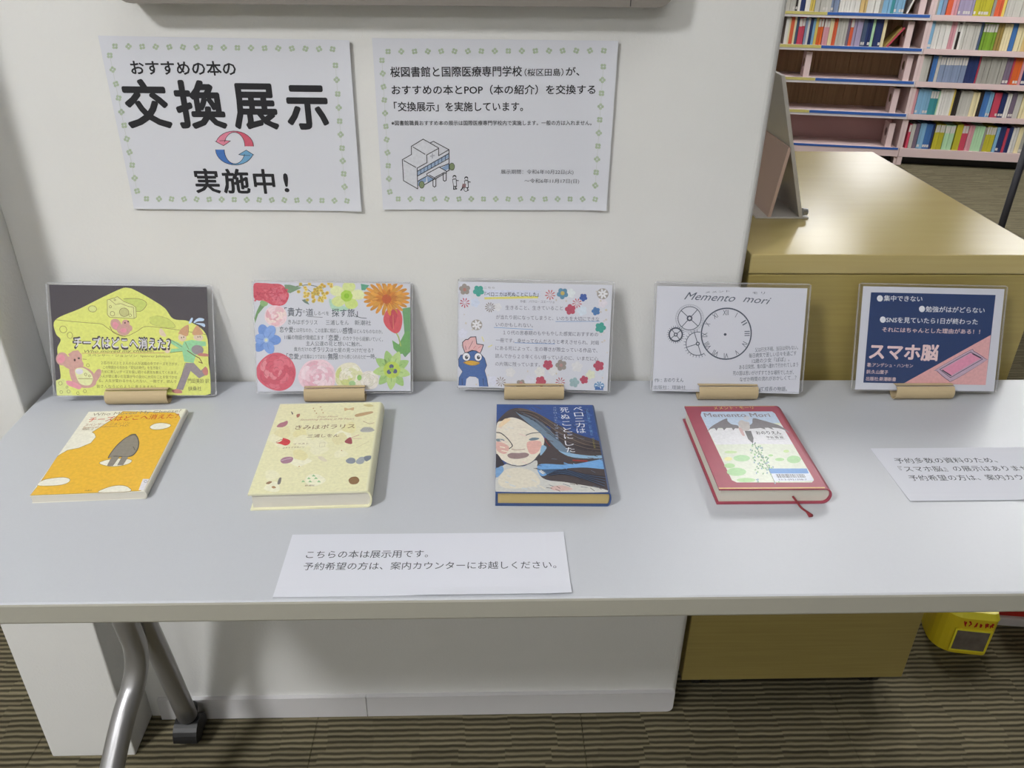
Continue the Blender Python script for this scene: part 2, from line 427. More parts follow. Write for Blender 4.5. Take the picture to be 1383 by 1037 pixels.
# ------------------------------------------------------------------ table
tb = empty('folding_table', (0, -.232, 0), 0, 'long light grey folding table on casters holding the book display', 'table')
def lc(p): return (p[0], p[1]+.232, p[2])
TX0, TX1, TY0, TY1 = -.592, 1.2, -.4576, -.0057
bm = bmesh.new(); add_box(bm, TX0, TX1, TY0+.232, TY1+.232, HT-.027, HT, .003, 2)
top = bm_mesh(bm); top.materials.append(M['table']); top.materials.append(M['table_edge'])
for p in top.polygons:
    if abs(p.normal.z) < .6: p.material_index = 1
obj('tabletop', top, None, tb)
def leg_set(mx):
    xs = (lambda x: x) if not mx else (lambda x: 1.2-(x+.592)-0)
    r = spline([lc((xs(-.5), -.185, HT-.03)), lc((xs(-.5), -.111, .358)), lc((xs(-.505), -.05, .062))], 6)
    obj('rear_leg', bm_mesh(tube_path(r, .0175, 20)), M['steel'], tb, True)
    f = spline([lc((xs(-.484), -.20, HT-.03)), lc((xs(-.496), -.168, .43)), lc((xs(-.502), -.152, .34)), lc((xs(-.510), -.168, .285)), lc((xs(-.522), -.225, .235)), lc((xs(-.548), -.39, .066))], 8)
    obj('front_leg', bm_mesh(tube_path(f, .0175, 20)), M['steel'], tb, True)
    box('leg_bracket', xs(-.49)-.035, xs(-.49)+.035, -.02+.0, .09, HT-.045, HT-.0272, M['black'], tb, .003)
    for cx, cy in ((xs(-.506), -.045), (xs(-.550), -.40)):
        c = empty('caster'); c.parent = tb; c.location = lc((cx, cy, 0))
        for s_ in (-1, 1):
            bm = bmesh.new()
            bmesh.ops.create_cone(bm, cap_ends=True, segments=24, radius1=.025, radius2=.025, depth=.014, matrix=Matrix.Translation((s_*.010, -.006, .025)) @ Matrix.Rotation(PI/2, 4, 'Y'))
            bmesh.ops.bevel(bm, geom=[e for e in bm.edges if len(e.link_faces) == 2 and e.calc_face_angle() > 1], offset=.003, segments=2, affect='EDGES')
            obj('wheel', bm_mesh(bm), M['black'], c)
        bm = tube_path([(0, .0, .045), (0, .002, .056), (0, .004, .072)], [.017, .016, .0180], 16); obj('caster_stem', bm_mesh(bm), M['black'], c, True)
        prof = [(-.006+.029*math.cos(a), .025+.029*math.sin(a)) for a in [PI*(-.12+1.14*i/14) for i in range(15)]]
        bm = bmesh.new(); vs = [bm.verts.new((-.021, y_, max(z_, .012))) for y_, z_ in prof]; f = bm.faces.new(vs); rr_ = bmesh.ops.extrude_face_region(bm, geom=[f])
        for v in rr_['geom']:
            if isinstance(v, bmesh.types.BMVert): v.co.x = .021
        obj('caster_housing', bm_mesh(bm), M['black'], c)
leg_set(False); leg_set(True)

# ------------------------------------------------------------------ light oak cabinet
cb = empty('wooden_cabinet', (.628, .018, 0), 0, 'light oak cabinet on black casters standing right of the white wall', 'cabinet')
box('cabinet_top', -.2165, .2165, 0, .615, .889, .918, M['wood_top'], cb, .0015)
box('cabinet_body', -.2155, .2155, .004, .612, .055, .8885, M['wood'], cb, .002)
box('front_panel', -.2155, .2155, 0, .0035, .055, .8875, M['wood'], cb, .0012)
for x, y in ((-.165, .05), (.175, .05), (-.165, .56), (.175, .56)):
    c = empty('caster'); c.parent = cb; c.location = (x, y, 0)
    for s_ in (-1, 1):
        bm = bmesh.new(); bmesh.ops.create_cone(bm, cap_ends=True, segments=20, radius1=.022, radius2=.022, depth=.012, matrix=Matrix.Translation((s_*.010, 0, .022)) @ Matrix.Rotation(PI/2, 4, 'Y')); obj('wheel', bm_mesh(bm), M['black'], c)
    box('caster_plate', -.02, .02, -.02, .02, .044, .0549, M['black'], c)
# give top panel glare its lacquered gloss
# ------------------------------------------------------------------ stand on the cabinet
st = empty('display_stand', (.50, .18, .918), 0, 'grey A-shaped display stand on the wooden cabinet beside the wall edge', 'stand')
def slab(name, pts, y0, y1, m, parent):
    bm = bmesh.new(); vs = [bm.verts.new((x, y0, z)) for x, z in pts]; f = bm.faces.new(vs); r = bmesh.ops.extrude_face_region(bm, geom=[f])
    for v in r['geom']:
        if isinstance(v, bmesh.types.BMVert): v.co.y = y1
    return obj(name, bm_mesh(bm), m, parent)
box('base_plate', -.035, .050, 0, .15, 0, .003, M['stand_grey'], st, .001)
slab('sign_panel', [(.034, .003), (.040, .003), (-.026, .215), (-.032, .215)], 0.0, .15, M['stand_grey'], st)
slab('support_panel', [(-.016, .003), (-.011, .003), (.0025, .112), (-.0025, .112)], .0, .15, M['stand_tan'], st)
bm = bmesh.new(); bmesh.ops.create_cone(bm, cap_ends=True, segments=14, radius1=.006, radius2=.005, depth=.008, matrix=Matrix.Translation((.044, .006, .010)) @ Matrix.Rotation(PI/2, 4, 'Y')); obj('clip_knob', bm_mesh(bm), M['steel'], st)

# ------------------------------------------------------------------ wall board above the posters
wb = empty('wall_board', (-.064, 0, 1.236), 0, 'dark grey framed board mounted on the wall above the two posters', 'board')
o_ = rrect(-.318, .318, 0, .36, .018); bm = bmesh.new()
vs = [bm.verts.new((x, 0, z)) for x, z in o_]; f = bm.faces.new(vs); r = bmesh.ops.extrude_face_region(bm, geom=[f])
for v in r['geom']:
    if isinstance(v, bmesh.types.BMVert): v.co.y = -.034
obj('frame', bm_mesh(bm), M['board_grey'], wb)
box('board_panel', -.285, .285, -.0365, -.0335, .04, .325, M['board_face'], wb)
box('frame_seam', .268, .2688, -.0347, -.034, .001, .035, M['black'], wb)
wb.rotation_euler = (0, -.004, 0)
#==POSTERS==
# ------------------------------------------------------------------ posters on the wall
def wall_matrix(x, z, th, y=-.0018):
    c, s_ = math.cos(th), math.sin(th)
    return Matrix(((c, -s_, 0, x), (0, 0, -1, y), (s_, c, 0, z), (0, 0, 0, 1)))
GREEN = (168, 182, 160)
def clover(A, x, y, r, rot):
    for i in range(4):
        a = rot+PI/2*i+PI/4; A.ell(x+math.cos(a)*r*.58, y+math.sin(a)*r*.58, r*.40, r*.46, GREEN if i % 2 else (164, 180, 156), a, 8)
def pbend(u, v): return .0026*max(0, (u-.255)/.042)**2+.0018*max(0, (-.185-v)/.025)**2
def poster(x, z, th, label):
    t = empty('poster', mw=wall_matrix(x, z, th), label=label, cat='poster')
    obj('paper_sheet', sheet_mesh(0, .297, -.21, 0, .0004, pbend, 36, 26), M['poster'], t, False)
    return t
p1 = poster(-.4230, 1.1967, -.0055, 'white wall poster with huge black characters and red and blue arrows')
DST = [(0, 0), (.297, 0), (.297, -.21), (0, -.21)]
A = Art([(30, 75), (1293, 85), (1340, 940), (195, 940)], DST, p1, 1.5e-4, pbend)
A.g = 'printed_border'
for i in range(17): clover(A, 115+(1208-115)*i/16, 127+4*i/16, 17, i*.7)
for i in range(17): clover(A, 258+(1267-258)*i/16, 890, 16, i*.9)
L1 = [(88, 173), (101, 244), (116, 316), (128, 386), (140, 456), (153, 523), (165, 591), (177, 657), (189, 722), (200, 787), (211, 852)]
for i, q in enumerate(L1): clover(A, q[0], q[1], 17, i*.6)
L2 = [(1221, 212), (1226, 284), (1230, 355), (1234, 423), (1237, 491), (1241, 558), (1247, 626), (1249, 690), (1253, 755), (1256, 820)]
for i, q in enumerate(L2): clover(A, q[0], q[1], 17, i*.8)
A.line([(88, 173), (211, 852)], 1.5, (185, 192, 182)); A.line([(1221, 212), (1258, 860)], 1.5, (185, 192, 182))
A.g = 'small_heading'; A.z = 1
A.text('おすすめの本の', (197, 268), (724, 268), 66, INKC, .021)
A.g = 'large_heading'
for ch, xa, xb in (('交', 175, 400), ('換', 430, 675), ('展', 712, 935), ('示', 978, 1188)): A.text(ch, (xa, 530), (xb, 530), 216, INKC, .030)
A.g = 'bottom_heading'
for ch, xa, xb in (('実', 510, 635), ('施', 650, 785), ('中', 805, 912), ('!', 955, 980)): A.text(ch, (xa, 857), (xb, 857), 112, INKC, .024)
A.g = 'printed_arrows'
def arc_arrow(cx, cy, R, r, a0, a1, cols, tip):
    n = 14; out = [(cx+R[0]*math.cos(a0+(a1-a0)*i/n), cy+R[1]*math.sin(a0+(a1-a0)*i/n)) for i in range(n+1)]
    inn = [(cx+r[0]*math.cos(a0+(a1-a0)*i/n), cy+r[1]*math.sin(a0+(a1-a0)*i/n)) for i in range(n+1)]
    h = n//2; A.z = 1
    A.poly(out[:h+1]+inn[:h+1][::-1], cols[0]); A.poly(out[h:]+inn[h:][::-1], cols[1]); A.poly(tip, cols[1])
    A.z = 2; A.line(out, 2.5, (50, 45, 55)); A.line(inn, 2.5, (50, 45, 55)); A.line(tip, 2.5, (50, 45, 55))
arc_arrow(706, 622, (96, 76), (52, 70), 0, -PI+.32, ((200, 92, 112), (214, 130, 152)), [(609, 598), (650, 620), (686, 596), (662, 594), (632, 596)])
arc_arrow(706, 640, (96, 76), (52, 70), PI, .32, ((70, 112, 178), (110, 160, 196)), [(802, 665), (764, 641), (726, 664), (748, 668), (782, 668)])
A.done()
p2 = poster(-.0990, 1.1975, .0006, 'white wall poster with several lines of text and a small hospital drawing')
A = Art([(45, 75), (1325, 100), (1270, 965), (95, 968)], DST, p2, 1.5e-4, pbend)
A.g = 'printed_border'
for i in range(17): clover(A, 130+(1252-130)*i/16, 145+4*i/16, 17, i*.7)
for i in range(17): clover(A, 177+(1213-177)*i/16, 914-5*i/16, 16, i*.9)
for i in range(11): clover(A, 97+(132-97)*i/10, 190+(877-190)*i/10, 17, i*.6)
for i in range(10): clover(A, 1250+(1213-1250)*i/9, 230+(838-230)*i/9, 17, i*.8)
A.line([(97, 190), (132, 877)], 1.5, (185, 192, 182)); A.line([(1250, 230), (1213, 838)], 1.5, (185, 192, 182))
A.g = 'lettering'; A.z = 1
A.text('桜図書館と国際医療専門学校', (142, 277), (832, 277), 50, INKC, .016)
A.text('（桜区田島）', (845, 276), (1046, 276), 36, INKC, .01)
A.text('が、', (1058, 276), (1128, 276), 42, INKC, .016)
A.text('おすすめの本とPOP（本の紹介）を交換する', (148, 368), (1210, 370), 46, INKC, .016)
A.text('「交換展示」を実施しています。', (160, 455), (838, 456), 46, INKC, .016)
A.text('※図書館職員おすすめ本の展示は国際医療専門学校内で実施します。一般の方は入れません。', (145, 529), (1192, 529), 24, INKC, .010)
A.text('展示期間：令和6年10月22日(火)', (722, 781), (1100, 781), 22, (70, 70, 76), .0)
A.text('～令和6年11月17日(日)', (845, 828), (1130, 828), 22, (70, 70, 76), .0)
A.g = 'printed_drawing'
def q3(x, y): return ((x/8.382+515-490)*3.842, (y/8.382+185-30)*3.842)   # finer layout units of the drawing
def Q(l): return [q3(*p) for p in l]
LI = (48, 46, 50)
A.z = 0; A.poly(Q([(228, 245), (335, 185), (335, 92), (472, 10), (555, 52), (590, 35), (770, 128), (770, 365), (485, 530), (405, 578), (240, 485)]), (203, 205, 212))
A.z = 1
for k in range(9):
    x0 = 400+k*41; x1 = x0+38; y0 = 378-k*23.5; A.poly(Q([(x0, y0), (x1, y0-22), (x1, y0+30), (x0, y0+54)]), (150, 170, 195))
for (x0, x1, y0, y1) in ((410, 505, 490, 438), (680, 770, 338, 288)):
    A.poly(Q([(x0, y0), (x1, y1), (x1, y1+55), (x0, y0+55)]), (135, 158, 190))
A.poly(Q([(512, 430), (600, 470), (520, 505)]), (135, 158, 190))
A.z = 2
A.poly(Q([(512, 405), (655, 328), (738, 375), (738, 390), (600, 468), (512, 420)]), (205, 207, 214))
for x in (585, 702): A.poly(Q([(x, 470 if x < 600 else 400), (x+32, 460 if x < 600 else 390), (x+32, 545 if x < 600 else 480), (x+16, 556 if x < 600 else 488), (x, 545 if x < 600 else 480)]), (205, 207, 214))
A.z = 3
for l in ([(400, 340), (240, 485+0)][:0],
          [(228, 245), (335, 185), (335, 92), (472, 10), (650, 110), (650, 198), (770, 130), (590, 35), (555, 52)],
          [(228, 245), (240, 485), (405, 578), (400, 340), (515, 278), (512, 190), (650, 115)], [(245, 255), (385, 332)], [(355, 100), (492, 182)],
          [(770, 130), (770, 365)], [(400, 378), (770, 172)], [(405, 430), (770, 228)], [(410, 488), (510, 432)], [(660, 330), (770, 288)], [(485, 530), (590, 470)], [(738, 382), (772, 362)],
          [(512, 405), (655, 328), (738, 375), (738, 390), (600, 468), (512, 420), (512, 405)], [(600, 468), (600, 450)], [(540, 420), (600, 450), (720, 385)],
          [(583, 472), (583, 545), (600, 557), (616, 545), (616, 462)], [(700, 402), (703, 480), (718, 488), (735, 480), (737, 392)]):
    if l: A.line(Q(l), 4, LI)
for k in range(10):
    x = 400+k*41; A.line(Q([(x, 378-k*23.2), (x, 432-k*23)]), 3, (40, 60, 100))
for cx, cy in ((803, 322), (452, 530)):
    A.z = 3; A.poly(Q([(cx-8, cy+40), (cx+8, cy+40), (cx+10, cy+72), (cx-10, cy+72)]), (205, 207, 214))
    A.z = 4; x, y = q3(cx, cy); A.ell(x, y, 15, 20, LI); A.z = 5; A.ell(x, y, 12.5, 17.5, (128, 142, 108))
A.z = 4; A.line(Q([(578, 175), (578, 225)]), 6, (165, 168, 178)); A.line(Q([(556, 205), (600, 195)]), 6, (165, 168, 178))
for (cx, cy, kx) in ((832, 440, 0), (968, 455, 1)):
    A.z = 3; A.poly(Q([(cx-26, cy+25), (cx+22, cy+20), (cx+28, cy+110), (cx-14, cy+110)]), LI)
    A.z = 4; A.poly(Q([(cx-19, cy+32), (cx+15, cy+28), (cx+20, cy+102), (cx-8, cy+102)]), (205, 207, 214))
    x, y = q3(cx, cy); A.z = 4; A.ell(x, y, 10, 10, LI); A.z = 5; A.ell(x, y+2.5, 7, 6, (205, 207, 214))
    A.z = 5; A.line(Q([(cx+18, cy+40), (cx+46, cy+42)]), 4, LI); A.line(Q([(cx-8, cy+105), (cx-10, cy+140), (cx, cy+142)]), 5, LI); A.line(Q([(cx+14, cy+105), (cx+14, cy+138), (cx+26, cy+134)]), 5, LI)
A.z = 5; x, y = q3(962, 582); A.ell(x, y, 11, 12, LI); A.z = 6; A.ell(x, y, 8, 9, (205, 207, 214)); A.poly(Q([(925, 515), (965, 520), (960, 560), (915, 560)]), (140, 110, 115)); A.line(Q([(930, 560), (905, 592)]), 6, LI)
A.done()
#==CARDS==
# ------------------------------------------------------------------ laminated cards in slotted cardboard tubes
def card(x, th, ti, ro, y, z, w, h, tubex, paper, label, tlabel, tth, papercol='paper'):
    ti = math.asin(max(0, (-.0018-y-abs(w/2*math.sin(th)))/(h+.004)/math.cos(th)))
    n = Vector((math.sin(th), -math.cos(th), 0)); ex = Vector((math.cos(th), math.sin(th), 0))
    ev = Vector((0, 0, 1))*math.cos(ti)-n*math.sin(ti)
    a = ex*math.cos(ro)+ev*math.sin(ro); b_ = -ex*math.sin(ro)+ev*math.cos(ro); nn = a.cross(b_)
    mw = Matrix(((a.x, b_.x, nn.x, x), (a.y, b_.y, nn.y, y), (a.z, b_.z, nn.z, z), (0, 0, 0, 1)))
    # keep the top edge just in front of the wall
    t = empty('display_card', mw=mw, label=label, cat='card')
    bm = prism(rrect(-w/2, w/2, 0, h, .004), -.0003, .0012); obj('film_pouch', bm_mesh(bm), M['film'], t)
    W_ = .0035; bm = bmesh.new()
    for q in ((-w/2, -w/2+W_*.5, 0.002, h-.002), (w/2-W_*.5, w/2, 0.002, h-.002), (-w/2+.003, w/2-.003, h-W_*.5, h), (-w/2+.003, w/2-.003, 0, W_*.4)):
        add_box(bm, q[0], q[1], q[2], q[3], -.0004, .0013)
    obj('film_edge', bm_mesh(bm), M['film_edge'], t)
    x0, x1, y0, y1 = paper
    bm = prism([(x0, y0), (x1, y0), (x1, y1), (x0, y1)], 0, .0002); obj('paper_insert', bm_mesh(bm), M[papercol], t)
    # tube
    R, r, L_ = .0112, .0100, .0420
    tt = empty('cardboard_tube', (tubex, y-.0015, HT+R+.0003), tth, tlabel, 'tube')
    bm = bmesh.new(); rings = []; k = 28; gap = .11
    for sx in (-L_, L_):
        ro_, ri_ = [], []
        for i in range(k+1):
            aa = PI/2-ti*.9+gap+(2*PI-2*gap)*i/k
            ro_.append(bm.verts.new((sx, -R*math.cos(aa)*-1 if 0 else -R*math.cos(aa+0), R*math.sin(aa)))); ri_.append(bm.verts.new((sx, -r*math.cos(aa), r*math.sin(aa))))
        rings.append((ro_, ri_))
    (o0, i0), (o1, i1) = rings
    for i in range(k):
        bm.faces.new((o0[i], o0[i+1], o1[i+1], o1[i])); bm.faces.new((i0[i], i0[i+1], i1[i+1], i1[i]))
        bm.faces.new((o0[i], o0[i+1], i0[i+1], i0[i])); bm.faces.new((o1[i], o1[i+1], i1[i+1], i1[i]))
    bm.faces.new((o0[0], o1[0], i1[0], i0[0])); bm.faces.new((o0[k], o1[k], i1[k], i0[k]))
    obj('tube_wall', bm_mesh(bm), M['tube'], tt)
    return t
def dst(p): return [(p[0], p[3]), (p[1], p[3]), (p[1], p[2]), (p[0], p[2])]

# card 1: cheese
pp = (-.1035, .100, .001, .1525)
c1 = card(-.4493, .1068, .4096, -.0548, -.0665, .7395, .216, .1555, -.4455, pp, 'laminated card with a yellow cheese drawing on black', 'leftmost cardboard tube, holding the yellow cheese card', .02)
A = Art([(95, 118), (1178, 105), (1165, 860), (120, 885)], dst(pp), c1, 2.4e-4)
BK, YC, YL, DK = (66, 60, 68), (222, 228, 120), (216, 224, 140), (120, 110, 60)
A.g = 'printed_picture'
A.poly([(95, 118), (1178, 105), (1165, 860), (120, 885)], BK)
A.z = 1
A.smooth([(590, 132), (640, 127), (680, 140), (780, 195), (880, 262), (935, 335), (1045, 352), (1155, 440), (1160, 640), (1162, 850), (900, 868), (700, 872), (450, 885), (222, 888), (122, 884), (118, 790), (150, 760), (140, 640), (135, 560), (160, 500), (128, 455), (130, 362), (300, 280), (460, 195)], YC)
A.z = 2; A.poly([(118, 782), (150, 768), (180, 770), (228, 884), (122, 884), (108, 840)], YL)
for x, y, r in ((147, 800, 12), (200, 855, 10), (150, 860, 9), (190, 825, 7), (262, 865, 9), (310, 850, 10)): A.ring(x, y, r, r*1.1, 2.5, DK, 12)
A.curve([(130, 362), (250, 372), (350, 378), (440, 384), (480, 410), (530, 440), (600, 465), (680, 430), (740, 395), (850, 400), (960, 412), (1155, 440)], 3, DK)
A.ell(385, 280, 28, 22, YL, .3); A.ring(385, 280, 28, 22, 3, DK, 16); A.ring(180, 428, 24, 24, 3, DK, 14); A.ring(224, 468, 18, 22, 3, DK, 14)
A.smooth([(775, 330), (830, 318), (900, 338), (940, 375), (935, 398), (860, 395), (785, 375)], (205, 215, 110)); A.curve([(775, 330), (830, 318), (900, 338), (940, 375), (935, 398), (860, 395), (785, 375), (772, 340)], 3, DK)
A.smooth([(600, 205), (690, 200), (745, 215), (755, 245), (720, 285), (650, 280)], (200, 214, 110)); A.curve([(600, 205), (690, 200), (745, 215), (755, 245), (720, 285), (680, 290)], 3, DK)
A.z = 3
A.poly([(488, 215), (520, 205), (560, 190), (600, 222), (660, 245), (682, 262), (682, 330), (665, 340), (500, 335), (485, 318)], (222, 226, 150))
A.line([(488, 215), (520, 205), (560, 190), (600, 222), (660, 245), (682, 262), (682, 330), (665, 340), (500, 335), (485, 318), (488, 215)], 3, DK)
A.line([(505, 212), (545, 245), (580, 238), (630, 256), (666, 262), (666, 338)], 3, DK)
A.ell(600, 298, 32, 30, (196, 196, 130)); A.ring(600, 298, 32, 30, 3, DK, 18); A.ring(520, 310, 15, 16, 3, DK, 12); A.ring(508, 262, 8, 8, 3, DK, 10); A.ring(640, 318, 9, 10, 3, DK, 10); A.ring(540, 212, 6, 6, 3, DK, 8)
# mice
MO, MP = (205, 160, 150), (226, 150, 165)
A.ell(540, 385, 36, 42, MO, -.5); A.z = 4; A.ell(540, 392, 20, 28, MP, -.6); A.ell(590, 420, 46, 40, MO); A.ell(608, 375, 26, 26, MO); A.ell(632, 408, 20, 22, MO)
A.z = 5; A.ell(603, 372, 5, 6, (70, 40, 50)); A.ell(625, 362, 5, 6, (70, 40, 50)); A.ell(590, 425, 22, 16, MP); A.curve([(498, 400), (520, 440), (570, 462), (600, 466)], 4, (120, 95, 60))
A.z = 3; A.ell(165, 632, 42, 46, MO, .3); A.ell(235, 660, 75, 46, MO, .15); A.poly([(205, 600), (240, 575), (275, 570), (300, 600), (298, 660), (270, 670)], MO)
A.z = 4; A.ell(158, 632, 26, 32, MP, .4); A.smooth([(215, 690), (300, 680), (370, 720), (390, 790), (350, 825), (270, 822), (225, 780)], MO)
A.smooth([(370, 745), (400, 700), (425, 702), (420, 740), (385, 790), (360, 800)], MO)
A.z = 5; A.smooth([(250, 705), (300, 690), (350, 720), (368, 765), (345, 808), (290, 805), (262, 770)], (226, 230, 170)); A.ell(278, 716, 26, 20, (222, 220, 228))
A.smooth([(188, 782), (230, 785), (285, 815), (275, 838), (230, 825), (195, 810)], MP); A.ell(250, 638, 7, 9, (80, 40, 45)); A.ell(278, 625, 8, 6, (70, 60, 60))
A.z = 6; A.line([(270, 765), (365, 765)], 3, DK); A.ring(320, 735, 9, 9, 2.5, DK, 10); A.ring(345, 745, 7, 7, 2.5, DK, 10); A.line([(305, 630), (330, 632)], 3, DK); A.ring(338, 672, 11, 11, 2.5, DK, 8)
# runners
GC, HC, SK, GY = (150, 212, 160), (208, 160, 120), (225, 205, 180), (150, 140, 145)
A.z = 3
A.poly([(1000, 492), (1060, 478), (1085, 560), (1058, 640), (995, 632), (985, 560), (900, 572), (910, 545), (980, 540)], GC); A.poly([(905, 478), (960, 500), (1000, 530), (980, 550), (905, 505)], GC)
A.poly([(1050, 480), (1150, 490), (1150, 520), (1060, 530)], GC)
A.poly([(1005, 640), (1060, 640), (1105, 690), (1140, 660), (1148, 715), (1090, 745), (1035, 695), (975, 830), (930, 822), (975, 720)], GY)
A.ell(1090, 548, 42, 34, GY)
A.z = 4
A.ell(990, 465, 28, 26, SK); A.ell(1100, 462, 34, 24, SK); A.smooth([(962, 445), (985, 405), (1035, 375), (1035, 430), (1020, 455), (975, 440)], HC); A.smooth([(1060, 440), (1075, 400), (1100, 378), (1130, 420), (1132, 438), (1095, 445)], HC)
A.smooth([(898, 835), (930, 822), (965, 832), (965, 850), (920, 850)], (198, 130, 120)); A.smooth([(1115, 690), (1140, 665), (1155, 690), (1148, 720), (1128, 720)], (198, 130, 120))
A.smooth([(835, 420), (850, 405), (880, 450), (870, 462), (840, 450)], SK); A.ell(882, 560, 18, 16, SK); A.smooth([(1090, 580), (1110, 570), (1158, 575), (1158, 592), (1100, 590)], (198, 130, 120))
A.smooth([(1040, 360), (1060, 325), (1070, 330), (1062, 352), (1048, 366)], (190, 215, 240)); A.smooth([(1075, 352), (1110, 325), (1145, 330), (1140, 345), (1100, 350), (1080, 362)], (190, 215, 240)); A.smooth([(1085, 362), (1140, 362), (1152, 375), (1145, 388), (1120, 375)], (190, 215, 240))
A.z = 5; A.line([(905, 478), (985, 530)], 3, DK); A.line([(900, 572), (985, 560)], 3, DK); A.line([(1020, 555), (1070, 590), (1100, 605), (1118, 640), (1095, 632)], 6, (120, 95, 60))
for x, y in ((985, 465), (1000, 462), (1098, 458), (1112, 456)): A.ell(x, y, 3, 6, (60, 45, 45))
A.line([(1035, 375), (1035, 430)], 2, DK); A.line([(1000, 640), (975, 720), (932, 820)], 2.5, (95, 85, 95)); A.line([(1010, 500), (1030, 545)], 3, DK)
A.g = 'lettering'
TIT = 'チーズはどこへ消えた？'
A.z = 5; A.text(TIT, (240, 560), (912, 556), 82, (70, 66, 70), .075)
A.z = 7; A.text(TIT, (250, 550), (904, 546), 66, (226, 226, 232), .018)
A.z = 3; A.line([(300, 590), (860, 575)], 3, (190, 110, 100))
A.text('Who moved my cheese?', (318, 588), (800, 572), 24, (110, 100, 60), .0, .3)
A.text('スペンサー・ジョンソン  Spencer Johnson', (340, 612), (900, 606), 18, (120, 112, 60))
body = ['２匹のネズミと２人の小人が迷路の中でチーズをさがす、', 'この物語からわかる「変化の時代」を生き抜く', 'ために新しいチーズを探し続ける勇気を教えてくれます。', '小人が壁に書いた言葉が今の自分に大切なことを気づかせ', 'る。人生が変わるかもしれない、一冊です。読んで', '皆さんならどのように考えますか？']
for i, (t_, x0, x1, y) in enumerate(zip(body, (428, 440, 428, 412, 405, 392), (955, 828, 945, 940, 935, 790), (664, 694, 724, 756, 786, 826))):
    A.text(t_, (x0, y), (x1, y-4), 21, (118, 116, 58))
A.text('門田美鈴 訳', (1012, 780), (1158, 778), 30, (95, 90, 50)); A.text('扶桑社', (1012, 832), (1102, 830), 28, (95, 90, 50))
A.done()

# card 2: flowers
pp = (-.1065, .1050, .003, .1545)
c2 = card(-.1747, .0881, .345, -.044, -.0615, .7402, .2168, .1571, -.1745, pp, 'laminated white card framed by painted colourful flowers', 'cardboard tube holding the card of painted flowers', .01)
A = Art([(75, 85), (1165, 80), (1170, 838), (105, 855)], dst(pp), c2, 2.4e-4)
A.g = 'printed_picture'
R_ = random.Random(3)
def rose(cx, cy, r, cols, ruff=9):
    A.z = 1; A.smooth([(cx+r*(1+.07*R_.uniform(-1, 1))*math.cos(2*PI*i/ruff), cy+r*(1+.07*R_.uniform(-1, 1))*math.sin(2*PI*i/ruff)) for i in range(ruff)], cols[0])
    dk = tuple(int(v*.88) for v in cols[2])
    for k, (f, n) in enumerate(((.66, 7), (.46, 6), (.28, 5), (.12, 3))):
        off = R_.uniform(0, 2)
        for i in range(n):
            a = off+2*PI*i/n+R_.uniform(-.15, .15); A.z = 2+k; pr = r*(.36-.06*k); px_, py_ = cx+math.cos(a)*r*f, cy+math.sin(a)*r*f
            A.ell(px_, py_, pr*.72, pr*1.15, cols[(i+k) % len(cols)], a, 14)
            A.line([(px_+pr*.66*math.cos(a+d)*1.0+0, py_+pr*.66*math.sin(a+d)) for d in (-1.1, -.6, 0, .6, 1.1)], max(2, r*.022), dk)
    A.z = 6; A.ell(cx, cy, r*.1, r*.1, cols[2])
# red carnation with stem
A.z = 0; A.poly([(125, 235), (160, 215), (180, 225), (150, 260), (110, 310), (88, 375), (84, 340), (100, 290)], (110, 150, 100)); A.ell(150, 232, 28, 24, (140, 180, 120))
A.z = 1; A.smooth([(80, 100), (140, 92), (200, 95), (270, 100), (315, 150), (320, 190), (290, 240), (220, 250), (150, 215), (110, 215), (78, 190)], (208, 82, 100))
A.z = 2; A.smooth([(190, 140), (240, 120), (300, 165), (290, 225), (230, 240), (195, 200)], (216, 106, 126)); A.z = 3
for i in range(80):
    x, y = R_.uniform(84, 312), R_.uniform(98, 236)
    if y > 215 and x < 165 or (x > 280 and y < 125): continue
    A.ell(x, y, R_.uniform(7, 15), R_.uniform(4, 8), R_.choice([(204, 74, 94), (222, 112, 128), (190, 62, 84), (214, 92, 108)]), R_.uniform(0, 3), 8)
for i in range(14): A.curve([(R_.uniform(90, 300), R_.uniform(105, 220)), (R_.uniform(90, 300), R_.uniform(105, 220)), (R_.uniform(90, 300), R_.uniform(105, 220))][:2], 3, (190, 62, 84), 3)
# mimosa
A.z = 1; A.curve([(290, 130), (380, 110), (460, 100), (560, 120)], 5, (90, 105, 70)); A.curve([(420, 110), (480, 150), (540, 180)], 4, (90, 105, 70)); A.poly([(290, 100), (330, 100), (410, 120), (330, 160), (300, 150)], (120, 150, 120)); A.poly([(410, 205), (440, 200), (465, 240), (430, 225)], (110, 130, 120))
for i in range(46):
    x = R_.gauss(500, 75); y = R_.uniform(88, 225)
    if y > 150: x = R_.uniform(430, 600)
    x = min(max(x, 318), 615); A.z = 2+i % 3; A.ell(x, y, 13, 12, R_.choice([(226, 196, 92), (214, 176, 70), (230, 208, 110), (200, 180, 80)]), 0, 9)
    A.z = 5; A.ell(x, y, 4, 4, (170, 130, 50), 0, 6)
# hellebore
A.z = 1; A.smooth([(600, 195), (640, 215), (700, 245), (760, 255), (690, 280), (620, 270)], (176, 214, 190)); A.poly([(820, 85), (880, 95), (850, 130), (825, 130)], (90, 160, 130))
for i in range(5):
    a = -PI/2+2*PI*i/5+.2; A.z = 2+i % 2; A.smooth([(722+math.cos(a+d)*r*1.15, 170+math.sin(a+d)*r*.92) for d, r in ((-.2, 12), (-.62, 62), (-.35, 98), (0, 108), (.35, 98), (.62, 62), (.2, 12))], [(214, 226, 150), (226, 232, 178), (204, 222, 130)][i % 3])
A.z = 4; A.petals(722, 172, 18, 24, 7, (168, 208, 74)); A.z = 5; A.ell(722, 172, 18, 18, (140, 194, 40))
